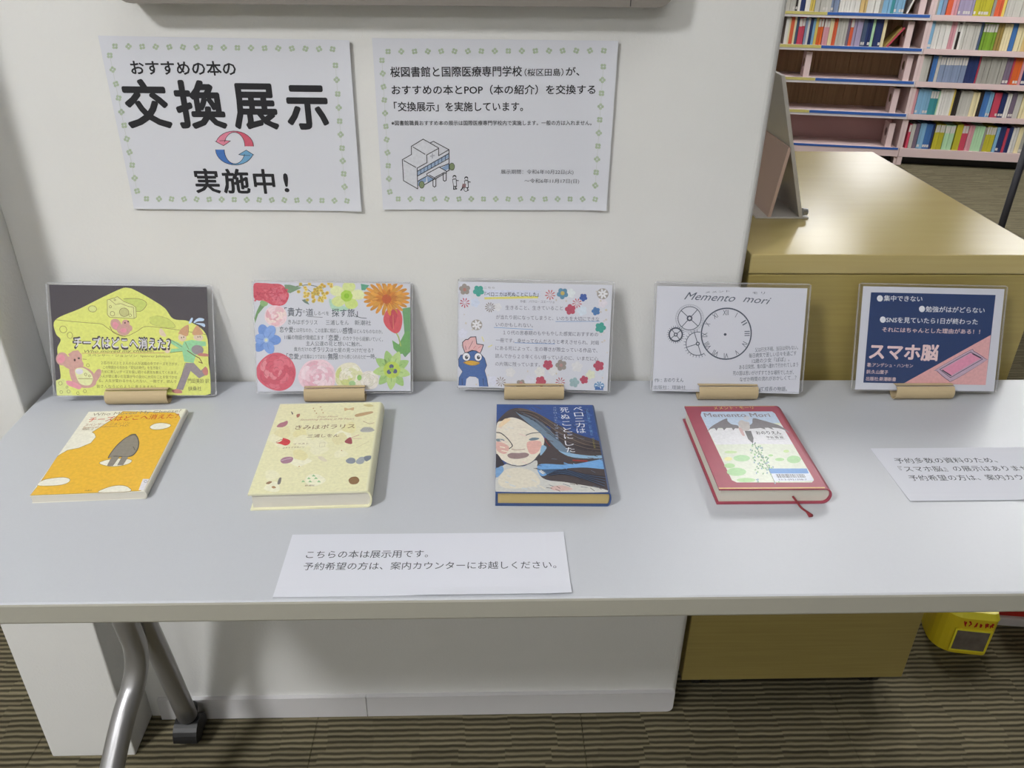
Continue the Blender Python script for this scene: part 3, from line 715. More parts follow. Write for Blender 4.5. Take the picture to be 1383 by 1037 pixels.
# orange dahlia
for ring_, (RR, nn_, cl) in enumerate(((118, 22, (222, 152, 56)), (82, 17, (230, 166, 66)), (45, 11, (214, 134, 44)))):
    for i in range(nn_):
        a = 2*PI*i/nn_+ring_*.2; A.z = 2+ring_*2+i % 2
        x, y = 1000+math.cos(a)*RR*1.05, 180+math.sin(a)*RR*.74
        if y < 96: y = 96
        x = min(x, 1142)
        A.ell(x, y, 42-ring_*6, 13, cl if i % 2 else tuple(int(v*.93) for v in cl), math.atan2(y-180, x-1000), 10)
A.z = 8; A.petals(1000, 190, 16, 18, 8, (190, 90, 40)); A.ell(1000, 190, 9, 9, (150, 60, 50))
for i in range(26):
    a = R_.uniform(0, 2*PI); r0 = R_.uniform(25, 60); x1_ = min(1000+math.cos(a)*(r0+50), 1155); y1_ = max(185+math.sin(a)*(r0+50)*.7, 92)
    A.line([(1000+math.cos(a)*r0, 185+math.sin(a)*r0*.7), (x1_, y1_)], 3, (186, 112, 40))
# tulip + leaves
A.z = 1; A.poly([(1110, 255), (1165, 245), (1167, 560), (1130, 600), (1100, 560), (1130, 480)], (108, 160, 110)); A.poly([(1040, 480), (1085, 510), (1130, 420), (1160, 410), (1165, 560), (1090, 580), (1050, 540)], (110, 168, 98)); A.line([(1068, 428), (1085, 460), (1100, 520)], 9, (170, 190, 100)); A.line([(1115, 270), (1130, 350), (1140, 400)], 12, (86, 130, 96))
A.z = 2; A.smooth([(985, 300), (1010, 260), (1040, 262), (1085, 262), (1110, 320), (1100, 400), (1065, 432), (1010, 400), (980, 350)], (214, 88, 98)); A.z = 3; A.smooth([(1030, 280), (1050, 262), (1075, 300), (1060, 360), (1040, 400), (1020, 340)], (196, 68, 84)); A.line([(1045, 300), (1048, 400)], 3, (226, 150, 110))
# pink pale rose, blue flower
rose(232, 320, 78, [(238, 212, 218), (232, 188, 196), (240, 220, 214), (226, 170, 180)])
A.z = 6
for i, (dx, dy, l) in enumerate(((-28, -78, 52), (42, -72, 52), (92, 0, 46), (30, 66, 52), (-62, 55, 52), (-62, -8, 44))):
    A.z = 6+i % 2; A.ell(165+dx*.62, 490+dy*.75, l, 36, (130, 164, 222) if i % 2 else (112, 150, 214), math.atan2(dy, dx), 16)
A.z = 8; A.ell(165, 492, 18, 18, (176, 196, 220)); A.ell(165, 492, 8, 8, (220, 222, 170))
for a in range(6): A.line([(165+math.cos(a+.3)*20, 492+math.sin(a+.3)*20), (165+math.cos(a+.3)*62, 492+math.sin(a+.3)*62)], 3, (96, 130, 196))
# bottom roses
rose(240, 715, 136, [(212, 92, 112), (220, 112, 130), (204, 84, 104), (226, 140, 150)])
rose(520, 745, 125, [(238, 208, 218), (232, 190, 204), (242, 220, 228), (228, 178, 194)], 12)
rose(740, 745, 105, [(232, 228, 206), (238, 236, 220), (222, 224, 178), (206, 214, 140)], 11); rose(880, 765, 70, [(234, 228, 220), (240, 236, 226), (226, 222, 206)])
A.z = 7; A.ell(812, 748, 16, 20, (150, 200, 110)); A.ell(762, 790, 24, 20, (168, 206, 150))
# passion flower
for i in range(9):
    a = -PI/2-.3+2*PI*i/9; A.z = 3+i % 2; L9 = 118; cx, cy = 1038, 690
    tip = (min(cx+math.cos(a)*L9*1.12, 1166), min(cy+math.sin(a)*L9*1.2, 832)); mx_, my_ = (cx+tip[0])/2, (cy+tip[1])/2; w_ = 34
    A.smooth([(cx, cy), (mx_-math.sin(a)*w_, my_+math.cos(a)*w_), tip, (mx_+math.sin(a)*w_, my_-math.cos(a)*w_)], (186, 214, 140) if i % 2 else (164, 202, 126))
    A.z = 5; A.line([(cx+math.cos(a)*25, cy+math.sin(a)*25), (mx_+math.cos(a)*14, my_+math.sin(a)*14)], 3, (120, 170, 90))
A.z = 6; A.petals(1038, 690, 30, 30, 10, (190, 214, 90)); A.z = 7; A.petals(1038, 690, 24, 16, 3, (90, 96, 130), .4); A.ell(1038, 690, 16, 16, (160, 196, 70))
A.g = 'lettering'; A.z = 1; T2 = (70, 78, 92)
A.text('「貴方', (292, 322), (415, 322), 58, T2, .008); A.text('の', (418, 300), (436, 300), 24, T2); A.text('道', (440, 318), (492, 318), 50, T2, .006)
A.text('しるべを', (498, 312), (600, 312), 28, T2); A.text('探す旅」', (620, 322), (800, 320), 56, T2, .008); A.curve([(780, 300), (810, 322), (860, 328)], 4, T2)
A.line([(450, 322), (555, 326)], 3, T2)
A.text('きみはポラリス', (316, 380), (520, 380), 34, T2); A.text('三浦しをん', (578, 380), (738, 378), 34, T2); A.text('新潮社', (778, 378), (892, 378), 34, T2)
A.text('恋や愛', (258, 436), (352, 436), 38, T2, .008); A.text('とは何なのか。この言葉に相応しい', (356, 434), (690, 434), 30, T2); A.text('感情', (694, 440), (765, 440), 42, T2, .01); A.text('はどんなものなのか。', (770, 434), (972, 436), 28, T2)
A.text('11編の物語が情緒広ます「', (292, 486), (590, 486), 32, T2); A.text('恋愛', (596, 490), (668, 490), 40, T2, .01); A.text('」のカケラから紐解いていく。', (672, 486), (975, 492), 30, T2)
A.text('主人公達の花と想いに触れ、', (440, 528), (828, 528), 32, T2)
A.text('貴方だけの', (358, 568), (480, 568), 28, T2); A.text('ポラリス', (486, 572), (600, 572), 36, T2, .008); A.text('は七星の見つけだせる？', (606, 570), (908, 570), 30, T2)
A.text('「恋愛」', (306, 624), (406, 624), 38, T2, .008); A.text('の定義は１つではない', (410, 618), (590, 618), 28, T2); A.text('無限', (594, 624), (664, 622), 42, T2, .014); A.text('だから感じられるただ', (668, 616), (856, 616), 28, T2); A.text('一時。', (860, 616), (930, 614), 34, T2, .006)
A.done()

# card 3: printed essay
pp = (-.1085, .1050, .003, .1525)
c3 = card(.1044, -.0631, .330, .0006, -.0575, .7407, .2177, .1576, .105, pp, 'laminated white card with a blue bird drawing in its corner', 'cardboard tube holding the card with the blue bird', 0)
A = Art([(100, 93), (1165, 113), (1143, 848), (88, 838)], dst(pp), c3, 2.4e-4)
A.g = 'printed_picture'; RD, GB, TE = (182, 74, 98), (150, 142, 136), (60, 160, 146)
def blob(cx, cy, r, col, z=1, k=5):
    A.z = z; a0 = R_.uniform(0, 6)
    for i in range(k): A.ell(cx+r*.58*math.cos(a0+2*PI*i/k), cy+r*.58*math.sin(a0+2*PI*i/k), r*.43, r*.43, col, 0, 12)
    A.ell(cx, cy, r*.5, r*.5, col, 0, 12)
def burst(cx, cy, r, col, k=9, z=2):
    A.z = z
    for i in range(k):
        a = 2*PI*i/k+.2; A.poly([(cx+math.cos(a)*4, cy+math.sin(a)*4), (cx+math.cos(a-.14)*r*.8, cy+math.sin(a-.14)*r*.8), (cx+math.cos(a)*r, cy+math.sin(a)*r), (cx+math.cos(a+.14)*r*.8, cy+math.sin(a+.14)*r*.8)], col)
PL, PG = (212, 214, 228), (218, 218, 220)
for x, y, r, cl in ((155, 215, 34, PL), (218, 240, 34, (200, 210, 228)), (130, 458, 36, PL), (375, 270, 30, PG), (465, 728, 36, PG), (340, 790, 36, PL), (600, 785, 38, PL), (672, 722, 38, (220, 220, 218)), (765, 712, 36, PG), (930, 680, 40, PG), (1025, 735, 34, (220, 224, 200)), (880, 170, 34, (220, 226, 228)), (960, 290, 36, (208, 220, 230)), (1100, 235, 34, (222, 216, 224)), (1095, 720, 26, (205, 212, 220))):
    blob(x, y, r, cl, 0)
for x, y, r, cl in ((145, 148, 40, GB), (242, 158, 40, TE), (825, 172, 40, (90, 140, 170)), (880, 282, 38, RD), (968, 198, 28, (52, 86, 160)), (1055, 292, 30, (72, 120, 176)), (1088, 405, 38, TE), (728, 670, 36, RD), (820, 672, 40, GB), (1080, 672, 38, RD), (678, 788, 38, RD), (540, 812, 36, GB), (912, 792, 36, (150, 178, 182)), (980, 772, 30, RD)):
    blob(x, y, r, cl, 1)
A.z = 2; A.ell(825, 170, 14, 14, (190, 170, 90)); A.ell(145, 150, 12, 12, (175, 120, 110)); A.ell(820, 672, 12, 12, (180, 140, 136)); A.ell(540, 805, 12, 12, (190, 130, 130))
burst(740, 182, 38, (196, 90, 90)); burst(145, 242, 38, (186, 72, 92)); burst(925, 238, 36, (190, 84, 100), z=3); burst(815, 790, 36, (176, 84, 96)); burst(322, 272, 38, (140, 132, 128), 12); burst(398, 795, 38, (150, 140, 138), 10)
for cx, cy in ((228, 396), (1100, 172)):
    A.z = 1; A.ell(cx, cy, 40, 38, (160, 154, 148)); A.z = 2
    for i in range(7): a = 2*PI*i/7; A.ell(cx+math.cos(a)*20, cy+math.sin(a)*20, 16, 7, (224, 224, 228), a, 10)
A.z = 1; A.ell(1085, 812, 36, 30, (110, 150, 190)); A.z = 2; burst(1085, 805, 32, (226, 230, 238), 7, 2); A.poly([(1060, 820), (1110, 820), (1116, 842), (1055, 842)], (70, 110, 170))
for i in range(30):
    x, y = R_.choice([(R_.uniform(100, 1130), R_.uniform(700, 830)), (R_.uniform(100, 300), R_.uniform(300, 700)), (R_.uniform(1080, 1140), R_.uniform(130, 650)), (R_.uniform(680, 1140), R_.uniform(115, 240))])
    A.z = 0; A.ell(x, y, R_.uniform(4, 9), R_.uniform(4, 8), R_.choice([(205, 195, 170), (198, 190, 180), (210, 200, 190)]), 0, 8)
A.z = 1; A.poly([(282, 202), (655, 190), (658, 206), (284, 216)], (222, 216, 110)); A.poly([(280, 152), (670, 152), (672, 190), (282, 200)], (206, 212, 230))
A.line([(780, 366), (1080, 362)], 4, (120, 160, 205)); A.line([(350, 412), (620, 424)], 4, (120, 160, 205)); A.line([(495, 518), (775, 522)], 4, (100, 140, 195)); A.line([(265, 480), (278, 510)], 8, (226, 220, 160)); A.line([(310, 550), (335, 538)], 8, (226, 220, 160))
A.z = 3; BB, OL = (62, 100, 160), (30, 34, 56)
bird = [(150, 600), (185, 580), (215, 575), (250, 590), (285, 630), (300, 680), (285, 718), (300, 770), (310, 832), (245, 832), (240, 780), (218, 764), (175, 762), (152, 782), (146, 828), (96, 828), (100, 770), (125, 728), (98, 690), (96, 640), (112, 610)]
A.poly(bird, OL); A.z = 4; cxb, cyb = 200, 700; A.poly([(x+(cxb-x)*.035, y+(705-y)*.03 if y < 800 else y) for x, y in bird], BB)
crest = [(130, 555), (128, 520), (150, 500), (165, 500), (185, 482), (222, 480), (228, 530), (275, 536), (262, 575), (250, 596), (225, 580), (195, 575), (165, 588), (145, 592)]
A.z = 3; A.line(crest, 6, OL, True); A.z = 5; A.poly(crest, (222, 176, 176)); A.z = 6; A.line(crest, 4.5, OL, True); A.line([(200, 510), (172, 565)], 3, (110, 60, 80)); A.line([(148, 545), (152, 575)], 3, (110, 60, 80)); A.line([(220, 545), (205, 562)], 3, (190, 90, 110)); A.line([(255, 548), (238, 560)], 3, (190, 90, 110))
for cx, rr in ((154, 26), (238, 25)):
    A.z = 6; A.ell(cx, 622, rr+3, 31, OL); A.z = 7; A.ell(cx, 622, rr, 28, (232, 234, 238)); A.z = 8; A.ell(cx+2, 625, 12, 14, (70, 74, 84)); A.z = 9; A.ell(cx+6, 619, 4, 4, (220, 220, 226))
A.z = 6; A.smooth([(132, 662), (165, 650), (200, 648), (250, 662), (225, 680), (185, 684), (155, 676)], (170, 130, 50)); A.z = 7; A.smooth([(145, 662), (170, 654), (200, 653), (242, 664), (218, 675), (185, 678), (160, 672)], (222, 176, 60)); A.z = 8; A.line([(158, 664), (235, 666)], 3, (170, 110, 50))
A.z = 5; A.line([(272, 775), (276, 825)], 3, OL); A.line([(122, 780), (124, 822)], 3, OL)
A.g = 'lettering'; A.z = 2; T3 = (104, 104, 122)
A.text('こちら　', (282, 142), (355, 142), 14, (120, 120, 130)); A.text('『ベロニカは死ぬことにした』', (284, 196), (660, 196), 30, (56, 56, 72), .012)
A.text('作者：パウロ・コエーリョ', (532, 238), (768, 240), 18, T3)
for t_, x0, x1, y0, y1 in (('生きること、生きていること', 430, 828, 288, 288), ('が当たり前になってしまうと、いのちを大切にできな', 364, 1078, 354, 362), ('いのかもしれない。', 362, 622, 406, 410), ('１０代の思春期のもやもやした感覚におすすめの', 414, 1072, 462, 468), ('一冊です。幸せってなんだろうと考えさせられ、対局', 362, 1078, 516, 526), ('にある死によって、生の尊さが際立っている作品で、', 360, 1070, 572, 580), ('読んでから２０年くらい経っているのに、いまだに心', 358, 1075, 627, 638), ('の片隅に残っています。', 358, 672, 684, 686)):
    A.text(t_, (x0, y0), (x1, y1), 29, T3, .001)
A.done()

# card 4: clock drawing
pp = (-.1045, .1030, -.0015, .1485)
c4 = card(.3802, -.0848, .345, .0182, -.0595, .7405, .2161, .1549, .3815, pp, 'laminated white card with a hand drawn clock face and gears', 'cardboard tube holding the card with the drawn clock', -.01)
A = Art([(135, 120), (1168, 157), (1127, 885), (98, 857)], dst(pp), c4, 2.4e-4)
A.g = 'printed_picture'; IK = (70, 80, 98)
A.g = 'drawn_clock'; A.z = 1; A.ring(618, 460, 173, 177, 9, IK, 56); A.ell(611, 464, 10, 9, IK)
A.g = 'drawn_clock'
for i, rn in enumerate(('XII', 'I', 'II', 'III', 'IV', 'V', 'VI', 'VII', 'VIII', 'IX', 'X', 'XI')):
    a = 2*PI*i/12-.02; x, y = 616+math.sin(a)*147, 462-math.cos(a)*150
    w = 7+9*len(rn) if 'V' not in rn and 'X' not in rn else 12+9*len(rn); h = 36
    ux, uy = math.cos(a), math.sin(a)      # text runs clockwise, feet towards the centre
    bx, by = x-math.sin(a)*h*.5, y+math.cos(a)*h*.5
    co, fs, _c = glyphs(rn, 0); p_a, p_b = (bx-ux*w/2, by-uy*w/2), (bx+ux*w/2, by+uy*w/2)
    q = A.uv([p_a, p_b, (bx+math.sin(a)*h, by-math.cos(a)*h), (bx, by)]); ex = q[1]-q[0]; ey = q[2]-q[3]
    X = (co[:, 0]-co[:, 0].min())/np.ptp(co[:, 0]); X = .5+(X-.5)*(.22 if rn == 'I' else 1); Y = (co[:, 1]-co[:, 1].min())/np.ptp(co[:, 1])
    A._add(q[0]+X[:, None]*ex+Y[:, None]*ey, fs, IK)
def gear(cx, cy, r, wr, teeth, tl, spokes, a0, hub, a_from=0, a_to=2*PI):
    n = 40; pts = [(cx+r*math.cos(a_from+(a_to-a_from)*i/n), cy+r*math.sin(a_from+(a_to-a_from)*i/n)) for i in range(n+1)]
    A.line(pts, wr, IK)
    for i in range(teeth):
        a = a_from+(a_to-a_from)*i/teeth; A.line([(cx+(r+3)*math.cos(a), cy+(r+3)*math.sin(a)), (cx+(r+tl)*math.cos(a), cy+(r+tl)*math.sin(a))], 6 if tl < 14 else 3, IK)
    for i in range(spokes):
        a = a0+2*PI*i/spokes
        if a_to-a_from < 6 and not (a_from-.1 < a % (2*PI) < a_to+.1): continue
        A.line([(cx+hub*math.cos(a), cy+hub*math.sin(a)), (cx+r*math.cos(a), cy+r*math.sin(a))], 5, IK)
    A.ring(cx, cy, hub*.75, hub*.75, hub*.5, IK, 14)
A.g = 'drawn_gears'
gear(362, 348, 81, 5, 0, 0, 4, .75, 20); A.ring(362, 348, 98, 96, 2, (150, 156, 168), 40)
for i in range(34): a = 2*PI*i/34; A.ring(362+92*math.cos(a), 348+92*math.sin(a), 5, 5, 1.5, (150, 156, 168), 6)
gear(265, 460, 46, 10, 24, 16, 4, .9, 14)
gear(420, 526, 82, 5, 17, 17, 4, -.3, 14, 1.0, 4.9)
A.g = 'lettering'; T4 = (84, 92, 108)
A.text('Memento', (322, 222), (676, 246), 66, T4, .0, .5); A.text('mori', (730, 246), (918, 268), 62, T4, .0, .4)
A.text('メメント', (470, 178), (640, 172), 14, T4); A.text('モ リ', (795, 190), (880, 192), 18, T4)
for t_, x0, x1, y0, y1 in (('父は行方不明、当日は何もない。', 820, 1115, 590, 575), ('毎日病気で苦しい日々を過ごす', 778, 1105, 630, 615), ('12歳の少女『ぽぽ』。', 800, 1058, 668, 656), ('ある日突然、鬼の国へ連れて行かれてしまう', 712, 1118, 710, 694), ('死の国は思いがけずすてきな場所でしたが、', 668, 1088, 752, 748), ('なぜか時間の流れがおかしくて…？', 716, 1108, 796, 786), ('死と永遠、そして成長の物語。', 655, 1045, 862, 866)):
    A.text(t_, (x0, y0), (x1, y1), 30, T4, .004)
A.g = 'author_lettering'
A.text('作：', (112, 796), (165, 796), 26, T4); A.text('おのりえん', (182, 796), (320, 798), 30, T4, .012); A.text('出版社：理論社', (108, 845), (335, 848), 26, T4, .0)
A.done()

# card 5: navy card
pp = (-.1015, .1038, .0015, .1487)
c5 = card(.669, .0074, .36, -.0212, -.0595, .7395, .2162, .1535, .6655, pp, 'laminated navy and pink card with a drawn phone', 'rightmost cardboard tube, holding the navy and pink card', .0)
A = Art([(150, 130), (1140, 138), (1068, 847), (98, 850)], dst(pp), c5, 2.4e-4)
A.g = 'printed_picture'; NV, PK = (32, 58, 106), (226, 172, 172)
A.poly([(205, 172), (1078, 180), (1010, 805), (156, 803)], NV); A.z = 1; A.poly([(1045, 458), (1010, 805), (440, 803)], PK)
A.z = 2
ph_o = [(668, 700), (672, 716), (745, 775), (790, 775), (1005, 640), (1008, 622), (930, 572), (895, 568)]
A.smooth(ph_o, (70, 60, 90)); A.z = 3; A.smooth([(x+(838-x)*.02, y+(672-y)*.03) for x, y in ph_o], (196, 172, 190)); A.z = 4; A.line([(690, 702), (765, 758), (988, 626), (905, 578)], 4, (70, 60, 90), True)
A.z = 5; A.poly([(706, 702), (768, 745), (975, 622), (905, 586)], (226, 150, 178)); A.z = 6; A.line([(710, 708), (768, 744)], 8, (50, 44, 64)); A.line([(920, 590), (975, 618)], 9, (50, 44, 64))
A.g = 'lettering'; WH = (226, 228, 234); PW = (232, 204, 204); A.z = 2
for x, y in ((268, 214), (564, 284), (290, 362)): A.ell(x, y, 21, 22, WH)
A.text('集中できない', (294, 232), (565, 234), 38, WH, .014); A.text('勉強がはがどらない', (588, 304), (1000, 308), 38, WH, .014); A.text('SNSを見ていたら1日が終わった', (312, 382), (952, 388), 38, WH, .014)
A.text('それにはちゃんとした理由がある！！', (284, 448), (968, 454), 32, PW, .014)
A.text('スマホ脳', (192, 638), (676, 642), 104, PW, .034)
A.text('著:アンデシュ・ハンセン', (180, 692), (502, 694), 26, PW, .012); A.text('訳:久山葉子', (176, 740), (328, 742), 26, PW, .012); A.text('出版社:新潮新書', (174, 788), (384, 790), 26, PW, .012)
A.done()
#==BOOKS==
# ------------------------------------------------------------------ books on the table
def book(x, y, th, w, l, t, label, pagemat, jm, spine_r, over=.002, board=.0018, fore=0.0):
    """local: x to the spine (right), y up the cover, z up"""
    b_ = empty('book', (x, y, HT+.0003), th, label, 'book', None)
    k = 10; out = []; inn = []
    def prof(o):
        pts = [(-w/2, o)]
        r = t/2-o; xe = w/2-spine_r
        pts.append((xe, o))
        for i in range(1, k):
            a = -PI/2+PI*i/k; pts.append((xe+(spine_r-o)*math.cos(a), t/2+r*math.sin(a)))
        pts += [(xe, t-o), (-w/2, t-o)]; return pts
    O, I = prof(0), prof(board)
    bm = bmesh.new(); vo = [[bm.verts.new((px, yy, pz)) for px, pz in O] for yy in (-l/2, l/2)]; vi = [[bm.verts.new((px, yy, pz)) for px, pz in I] for yy in (-l/2, l/2)]
    n = len(O)
    for i in range(n-1):
        bm.faces.new((vo[0][i], vo[0][i+1], vo[1][i+1], vo[1][i])); bm.faces.new((vi[0][i], vi[0][i+1], vi[1][i+1], vi[1][i]))
        for q in (0, 1): bm.faces.new((vo[q][i], vo[q][i+1], vi[q][i+1], vi[q][i]))
    for e in (0, n-1): bm.faces.new((vo[0][e], vo[1][e], vi[1][e], vi[0][e]))
    me = bm_mesh(bm); obj('cover', me, jm, b_)
    bm = bmesh.new(); xs = w/2-board-.0008
    pts = [(-w/2+over, board)]
    xe = w/2-spine_r
    pts.append((xe, board+.0001))
    for i in range(1, k):
        a = -PI/2+PI*i/k; pts.append((xe+(spine_r-board-.0004)*math.cos(a), t/2+(t/2-board-.0002)*math.sin(a)))
    pts += [(xe, t-board-.0001), (-w/2+over, t-board-.0001)]
    vs = [bm.verts.new((px, -l/2+over, pz)) for px, pz in pts]; f = bm.faces.new(vs); r = bmesh.ops.extrude_face_region(bm, geom=[f])
    for v in r['geom']:
        if isinstance(v, bmesh.types.BMVert): v.co.y = l/2-over
    obj('page_block', bm_mesh(bm), pagemat, b_)
    return b_
def cover_art(b_, src, w, l, t, spine_in=0.0):
    return Art(src, [(-w/2, l/2), (w/2-spine_in, l/2), (w/2-spine_in, -l/2), (-w/2, -l/2)], b_, t+5e-5, None, 'gloss_ink')
JW = mat('white_jacket', (222, 220, 206), .35); JC = mat('cream_jacket', (226, 224, 190), .32); JB = mat('dark_blue_jacket', (52, 78, 128), .3); JR = mat('maroon_cover', (158, 66, 84), .4, noise=.1, nscale=80)

# book 1
w, l, t = .1290, .186, .0105
b1 = book(-.4267, -.1989, .0561, w, l, t, 'thin paperback with orange cheese cover and grey figure, leftmost book on the table', M['pages_white'], JW, .003, .0006, .0006)
A = cover_art(b1, [(490, 132), (1228, 138), (935, 752), (68, 765)], w, l, t, .003)
A.g = 'printed_picture'; OR, CW = (232, 184, 66), (232, 230, 216)
A.poly([(490, 132), (1228, 138), (935, 752), (68, 765)], CW); A.z = 1
cheese = [(755, 140), (1150, 165), (1185, 190), (1200, 210), (940, 738), (905, 748), (828, 750), (600, 754), (70, 762), (120, 700), (160, 640), (240, 500), (270, 465), (340, 425), (430, 410), (520, 375), (556, 330), (545, 305), (525, 292), (610, 240), (690, 190)]
A.poly(cheese, OR); A.z = 2; A.line(cheese, 3, (150, 120, 60), True)
for pts in ([(965, 268), (1000, 245), (1060, 240), (1120, 255), (1110, 275), (1050, 290), (990, 288)], [(125, 688), (160, 650), (240, 635), (330, 632), (375, 650), (350, 678), (270, 692)], [(602, 752), (640, 725), (710, 706), (780, 705), (825, 722), (828, 750)], [(592, 530), (640, 510), (720, 500), (800, 505), (840, 520), (810, 545), (720, 560), (640, 552)]):
    A.z = 2; P_ = A.smooth(pts, CW); A.z = 3; A.line(P_, 3, (150, 120, 60), True)
A.z = 4; GR = (140, 134, 128); A.smooth([(655, 495), (700, 420), (760, 360), (810, 330), (860, 322), (888, 370), (885, 430), (850, 480), (800, 492), (700, 486)], (90, 84, 80)); A.z = 5; A.smooth([(662, 492), (705, 424), (765, 364), (812, 336), (855, 330), (880, 372), (877, 428), (845, 474), (798, 486), (702, 480)], GR)
A.poly([(685, 484), (745, 484), (695, 556), (650, 556)], GR); A.poly([(765, 484), (815, 484), (775, 552), (732, 552)], GR); A.smooth([(800, 335), (830, 318), (862, 318), (858, 332), (830, 340)], (100, 92, 80))
A.z = 6; A.line([(845, 415), (860, 440)], 5, (90, 84, 80)); A.line([(700, 484), (810, 488)], 2.5, (90, 84, 80)); A.line([(745, 486), (695, 556)], 2.5, (90, 84, 80)); A.line([(765, 486), (732, 552)], 2.5, (90, 84, 80))
A.g = 'lettering'; A.z = 3
A.text('Who Moved My Cheese?', (515, 168), (1192, 165), 26, (150, 140, 125), 0); A.text('チーズはどこへ消えた？', (484, 214), (1172, 208), 34, (200, 80, 50), .012)
A.text('スペンサー・ジョンソン', (460, 246), (806, 243), 20, (170, 120, 80)); A.text('Spencer Johnson, M.D.', (448, 262), (806, 258), 16, (170, 120, 80)); A.text('門田美鈴／訳', (440, 276), (530, 275), 13, (150, 130, 100)); A.text('扶桑社', (488, 741), (544, 740), 9, (110, 90, 50))
A.g = 'library_label'; A.z = 4; A.poly([(928, 660), (975, 662), (940, 745), (900, 742)], (222, 220, 224)); A.z = 5; A.ring(950, 680, 12, 8, 3, (130, 130, 150), 12)
A.done()

# book 2
w, l, t = .1385, .2001, .0232
b2 = book(-.1669, -.2099, .0339, w, l, t, 'thick cream hardcover book with small scattered drawings', M['pages_white'], JC, .006, .003, .002)
A = cover_art(b2, [(370, 78), (1125, 75), (1045-18, 752), (125, 755)], w, l, t, .006)
A.g = 'printed_picture'; A.poly([(372, 80), (1122, 78), (1024, 750), (130, 752)], (228, 225, 184)); RB = random.Random(11)
for i in range(16):
    f = RB.random(); x0 = 370-f*240+RB.uniform(60, 640); y = 100+f*620; A.z = .5; A.smooth([(x0+RB.uniform(40, 90)*math.cos(k), y+RB.uniform(25, 55)*math.sin(k)) for k in (0, 1, 2, 3, 4, 5)], RB.choice([(232, 229, 196), (226, 220, 168), (224, 218, 172), (235, 233, 206)]))
A.z = 1
for pts, cl in (([(335, 350), (365, 332), (410, 338), (445, 355), (440, 380), (410, 392), (375, 380), (340, 370)], (206, 70, 74)), ([(345, 250), (365, 225), (395, 215), (425, 205), (425, 230), (395, 252)], (176, 120, 130)), ([(350, 295), (385, 285), (405, 292), (395, 308), (365, 308)], (222, 190, 170)),
                ([(372, 505), (400, 482), (450, 478), (470, 492), (450, 520), (395, 528)], (168, 128, 146)), ([(870, 515), (900, 495), (935, 500), (945, 525), (920, 540), (885, 535)], (140, 146, 156)), ([(948, 520), (985, 490), (1020, 500), (1000, 540), (960, 542)], (160, 166, 172)), ([(1010, 490), (1060, 482), (1062, 505), (1025, 525)], (120, 128, 140)),
                ([(892, 665), (915, 643), (955, 642), (975, 668), (955, 695), (910, 695)], (140, 108, 76)), ([(860, 370), (905, 338), (918, 385), (890, 388)], (160, 84, 90)), ([(945, 165), (1060, 145), (1068, 160), (955, 185)], (190, 160, 120)), ([(858, 115), (890, 122), (928, 112), (925, 135), (890, 130), (860, 138)], (206, 176, 130)),
                ([(980, 285), (1010, 265), (1060, 268), (1088, 290), (1050, 302), (990, 300)], (176, 176, 172)), ([(655, 485), (690, 480), (728, 518), (690, 515)], (220, 212, 186)), ([(362, 640), (380, 637), (372, 680), (350, 682)], (120, 116, 112)), ([(262, 675), (290, 660), (310, 665), (285, 682)], (150, 120, 90)), ([(305, 702), (325, 697), (340, 710), (318, 715)], (176, 140, 100)),
                ([(1000, 95), (1050, 90), (1080, 105), (1040, 112)], (206, 196, 140)), ([(495, 160), (520, 155), (515, 175), (498, 182)], (170, 110, 90)), ([(453, 135), (468, 150), (462, 160)], (90, 80, 76))):
    A.z = 1; A.smooth(pts, cl, 4)
A.z = 2; A.line([(905, 345), (970, 322)], 3, (190, 130, 130)); A.line([(910, 350), (990, 350)], 2.5, (190, 140, 130)); A.line([(1000, 220), (1050, 240), (1085, 232)], 3, (170, 140, 110)); A.line([(950, 420), (1050, 372)], 2, (200, 190, 150)); A.line([(668, 410), (672, 378), (712, 375), (708, 405), (668, 410)], 2, (190, 180, 150)); A.line([(340, 365), (380, 345), (430, 365)], 2.5, (160, 40, 50)); A.line([(380, 505), (455, 488)], 4, (206, 186, 196))
for i, (x, y) in enumerate(((625, 625), (588, 645), (642, 645), (545, 667), (598, 668), (665, 670))): A.poly([(x-14, y+6), (x, y-9), (x+16, y+7)], (150, 196, 140))
for x, y in ((622, 115), (676, 105), (632, 135), (686, 128), (645, 153), (695, 150), (838, 438), (515, 552)): A.ell(x, y, 5, 4, (186, 150, 100))
for i in range(9): A.line([(990+i*10, 290), (1000+i*9, 270)], 2.5, (130, 130, 130))
A.g = 'lettering'; BR = (126, 96, 70); A.text('きみはポラリス', (480, 274), (935, 272), 32, BR, .006); A.text('三浦しをん', (572, 336), (816, 336), 24, BR, .004)
A.text('Dear Moon', (650, 187), (806, 186), 15, (176, 140, 110), 0, .3); A.text('Something Brilliant in My Heart', (520, 208), (932, 206), 17, (176, 140, 110), 0, .3)
A.text('イラスト', (470, 388), (585, 386), 12, BR); A.text('ヨネヤマタカノリ', (388, 416), (550, 412), 12, BR); A.text('新潮社', (558, 706), (632, 706), 12, BR)
A.done()
# faint lettering on its spine
A = Art([(0, 0), (100, 0), (100, 10), (0, 10)], [(0, 0), (1, 0), (1, -1), (0, -1)], b2)

